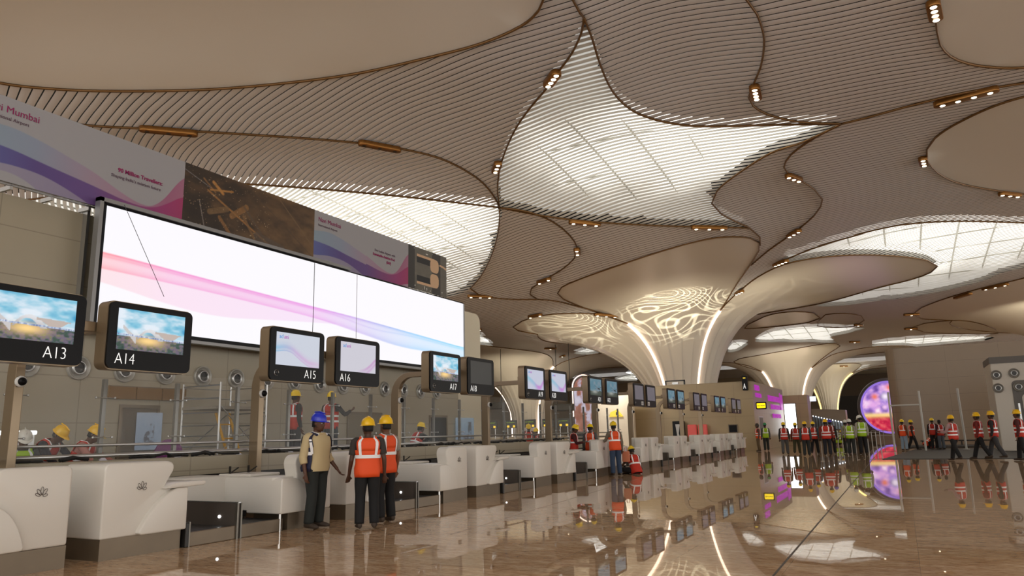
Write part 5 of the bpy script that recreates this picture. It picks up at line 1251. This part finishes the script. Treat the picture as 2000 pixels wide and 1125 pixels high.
        if detail: MB().tube([hc+hr*.08*k+hu*.03*k, hc+hr*.075*k-hu*.06*k+hf*.02*k, hc-hu*.115*k+hf*.055*k, hc-hr*.075*k-hu*.06*k+hf*.02*k, hc-hr*.08*k+hu*.03*k], .004*k, 5).build('chin_strap', MDRK, o)
    return t
YEL = L3(248, 196, 8); YEL2 = L3(252, 214, 20); WHI = L3(226, 224, 214); BLU = L3(30, 50, 200); GRN_ = L3(20, 140, 80)
BLK = (.005, .005, .006); JEAN = L3(48, 66, 92); KHA = L3(110, 92, 66); GRY = L3(84, 84, 84); DKG = L3(36, 40, 38)
def F_(u, v): p = onz(u, v, 0); return p[0], p[1]
# three men at the second counter
x, y = F_(614, 1032)
person('stout man in blue hard hat and navy vest over a beige shirt', x, y, 4, H=1.80, vest='navy', shirt=L3(202, 182, 140), trouser=L3(34, 38, 36), helmet=BLU, girth=1.3, detail=True, sleeves='rolled',
       armL=((.05, .02, -.29), (.06, .14, -.20)), headdown=.12, skin=0, tape=1)
x, y = F_(716, 1033)
person('man in orange vest seen from behind, arm hanging, facing the stout man', x, y, 132, H=1.70, vest='orange', shirt=L3(58, 52, 48), trouser=BLK, helmet=YEL, detail=True, sleeves='short', armL=((.05, .0, -.29), (.03, .12, -.24)), skin=2, tape=1, headturn=16, girth=1.1)
x, y = F_(752, 1020)
person('man in orange vest and grey sleeves with hand raised to his face', x, y, 168, H=1.74, vest='orange', shirt=L3(140, 138, 128), trouser=BLK, helmet=YEL, detail=True, sleeves='short', armL=((.05, .17, -.20), (-.05, .07, .27)), skin=1, tape=1)
# middle of the row
x, y = F_(1128, 938)
person('worker with dark red sleeves behind the counter, looking at his hands', -9.95, 23.6, 20, H=1.66, vest='red', shirt=L3(70, 16, 18), trouser=BLK, helmet=YEL2, armL=((.04, .10, -.26), (.0, .24, .02)), armR=((.04, .10, -.26), (-.02, .24, .02)), headdown=.35, tape=1)
person('worker in orange vest and yellow hard hat half hidden behind the man in jeans', -9.75, 24.6, 100, H=1.68, vest='orange', shirt=GRY, trouser=BLK, helmet=YEL2, tape=1, headdown=.2)
x, y = F_(1194, 927)
person('worker in blue jeans and orange vest leaning over the counter', -8.38, 23.3, 130, H=1.72, vest='orange', shirt=L3(120, 112, 96), trouser=JEAN, helmet=YEL2, lean=.12, tape=1, armL=((.06, .16, -.22), (.02, .22, -.05)))
t = thing('hand_bag', 'small orange bag hanging from the hand of the worker in jeans', 'bag', (-8.18, 23.75, .42)); MB().prism(rrect(-.12, .12, 0, .34, .04), 1, -.05, .05).build('pouch', mat('peach_bag', L3(214, 128, 92), rough=.6), t, bevel=.015); MB().tube([(-.06, 0, .33), (-.03, 0, .46), (.03, 0, .46), (.06, 0, .33)], .01, 6).build('strap', mat('peach_bag'), t)
x, y = F_(1243, 926)
person('worker in orange vest squatting on the marble floor with his back to us', x, y, 140, 'squat', H=1.72, vest='red', shirt=L3(50, 40, 36), trouser=BLK, helmet=YEL2, tape=1, lean=.35, sleeves='short', armL=((.10, .20, -.24), (-.02, .18, -.08)), armR=((.10, .20, -.24), (-.02, .18, -.08)), headdown=.25)
# behind the glass: kneeling on the deck
DZ = .85
person('kneeling worker in white hard hat and lime vest behind the glass, far left', -12.5, 7.0, -20, 'kneel', H=1.66, vest='lime', shirt=L3(50, 50, 54), trouser=BLK, helmet=WHI, z=DZ-.35, lean=.4, headdown=.35, tape=1, armL=((.05, .2, -.2), (.0, .2, -.1)), armR=((.05, .2, -.2), (.0, .2, -.1)))
person('kneeling worker in red vest bent over beside the white hatted man', -13.0, 7.54, 20, 'kneel', H=1.72, vest='red', shirt=L3(44, 40, 52), trouser=BLK, helmet=YEL, z=DZ-.2, lean=.75, headdown=.35, tape=1, armL=((.05, .2, -.22), (.0, .2, -.15)), armR=((.05, .2, -.22), (.0, .2, -.15)))
person('kneeling worker in red vest with pink sleeves left of the brown door', -12.6, 7.97, 35, 'kneel', H=1.72, vest='red', shirt=L3(190, 130, 120), trouser=BLK, helmet=YEL, z=DZ-.3, lean=.5, headdown=.3, tape=2, armR=((.10, .2, -.2), (.02, .3, -.12)), armL=((.05, .2, -.2), (.0, .2, -.1)))
person('standing worker in red vest behind the glass, left of the blue hard hat', -12.6, 13.15, 75, H=1.66, vest='red', shirt=L3(34, 32, 34), trouser=L3(40, 40, 48), helmet=YEL2, z=DZ, tape=0+1)
person('standing worker in bright taped vest behind the glass, above the blue hard hat', -12.6, 14.4, 100, H=1.68, vest='red', shirt=L3(36, 34, 36), trouser=L3(40, 50, 60), helmet=YEL2, z=DZ, tape=2, armR=((.16, .1, -.2), (.05, .2, .1)))
person('worker crouching behind the glass and reaching out right beside the black doorway', -12.3, 17.6, 70, 'crouch', H=1.68, vest='red', shirt=L3(40, 42, 44), trouser=BLK, helmet=YEL2, z=DZ-.1, lean=.5, armR=((.12, .2, -.12), (.12, .26, -.12)), armL=((.05, .2, -.2), (.0, .2, -.1)), tape=1)
person('worker in red vest seen low through the glass right of the post of screen A18', -13.6, 27.5, -60, H=1.65, vest='red', shirt=GRY, trouser=BLK, helmet=YEL2, z=.15, tape=2, headdown=.3, lean=.2)
person('worker mostly hidden behind another, only a yellow hat showing through the glass', -13.9, 29.0, -100, H=1.62, vest='red', shirt=GRY, trouser=BLK, helmet=YEL2, z=.0, tape=1, lean=.2)
# far group by the pink letters
def P_(label, u, v, face, **kw):
    x, y = F_(u, v); return person(label, x, y, face, **kw)
person('man in brown trousers and orange vest at the last counter, dark cap', -8.1, 48.9, 200, H=1.68, vest='orange', shirt=L3(90, 60, 50), trouser=KHA, helmet=L3(60, 50, 46), tape=2)
person('man in green hard hat and lime vest leaning at the last counter', -7.75, 49.6, 110, H=1.72, vest='lime', shirt=GRY, trouser=DKG, helmet=GRN_, tape=1, step=.1)
P_('leftmost walker in orange vest in front of the bright doorway, grey trousers', 1535, 888, 95, H=1.68, vest='red', shirt=(.03, .03, .03), trouser=GRY, helmet=YEL2, step=.12)
P_('walker in orange vest and olive trousers just right of the bright doorway', 1558, 887, 90, H=1.64, vest='red', shirt=L3(120, 40, 30), trouser=L3(66, 66, 40), helmet=YEL2, step=.2)
P_('walker with teal sleeves and single taped orange vest in the middle of the group', 1577, 891, 100, H=1.68, vest='red', shirt=L3(50, 74, 76), trouser=DKG, helmet=YEL, step=.08, tape=1)
P_('walker in orange vest and black trousers right of the one with teal sleeves', 1593, 887, 80, H=1.68, vest='red', shirt=L3(60, 76, 84), trouser=BLK, helmet=YEL2, step=.2)
P_('broad man in orange vest in front of a man in a blue hard hat', 1618, 890, 92, H=1.76, vest='red', shirt=L3(120, 34, 28), trouser=L3(28, 30, 38), helmet=YEL, girth=1.15)
P_('man in blue hard hat mostly hidden behind the broad man in orange', 1627, 887, 90, H=1.76, vest='red', shirt=(.02, .02, .03), trouser=BLK, helmet=L3(70, 60, 180), step=.1)
P_('man in white hard hat hidden behind the shorter lime vested man', 1657, 886, 120, H=1.72, vest='lime', shirt=L3(150, 142, 130), trouser=DKG, helmet=WHI)
P_('shorter man in white hard hat and lime vest seen from behind', 1665, 889, 80, H=1.74, vest='lime', shirt=L3(150, 142, 130), trouser=DKG, helmet=WHI)
P_('tall man in white hard hat and lime vest left of the round screen', 1688, 888, 110, H=1.92, vest='lime', shirt=L3(170, 164, 150), trouser=BLK, helmet=WHI, headturn=30, headdown=.3)
# men at right
P_('man in orange vest and pale jeans beside the white tube frame', 1768, 880, 60, H=1.70, vest='orange', shirt=L3(110, 60, 40), trouser=L3(140, 160, 180), helmet=YEL2, tape=1)
P_('man in dark shirt striding behind the white tube frame', 1785, 879, 10, H=1.66, vest='orange', shirt=L3(60, 40, 34), trouser=BLK, helmet=YEL2, tape=1, step=.22)
P_('crouching man in orange vest with head down at the foot of the stone block', 1812, 877, 20, pose='crouch', H=1.60, vest='orange', shirt=L3(230, 70, 20), trouser=BLK, helmet=None, lean=.9, headdown=.5, tape=1)
P_('slim man in red vest standing right of the crouching man, back turned', 1827, 878, 80, H=1.74, vest='red', shirt=(.02, .02, .02), trouser=BLK, helmet=YEL2, tape=1)
P_('bareheaded man in red vest behind the slim man, grey trousers', 1841, 878, 120, H=1.66, vest='red', shirt=L3(60, 30, 40), trouser=L3(90, 96, 104), helmet=None, tape=2)
P_('man with pale sleeves striding left in red vest, nearest of the men at right', 1868, 900, 140, H=1.72, vest='red', shirt=L3(170, 140, 140), trouser=BLK, helmet=YEL, step=.24, armL=((.05, .12, -.26), (.0, .22, .0)))
P_('man in red vest striding left ahead of his companion at right', 1919, 897, 160, H=1.80, vest='red', shirt=L3(110, 30, 26), trouser=BLK, helmet=YEL, step=.28)
P_('man in black shirt and red vest following behind, grey trousers', 1948, 897, 160, H=1.84, vest='red', shirt=(.02, .02, .02), trouser=L3(60, 60, 62), helmet=YEL, step=.26)
P_('man in red vest cut off by the right edge of the photo', 2000, 900, 160, H=1.84, vest='red', shirt=L3(80, 30, 30), trouser=BLK, helmet=YEL, step=.15)
for i, (u, c) in enumerate(((1643, YEL2), (1634, L3(230, 240, 200)))):
    p = ony(u, 850, 62); person(('distant worker in yellow hard hat seated beyond the queue posts', 'distant worker in lime vest seated beyond the queue posts')[i], p[0], 62, 100, 'crouch', H=1.7, vest='lime', shirt=GRY, trouser=BLK, helmet=c, z=.0, tape=1)
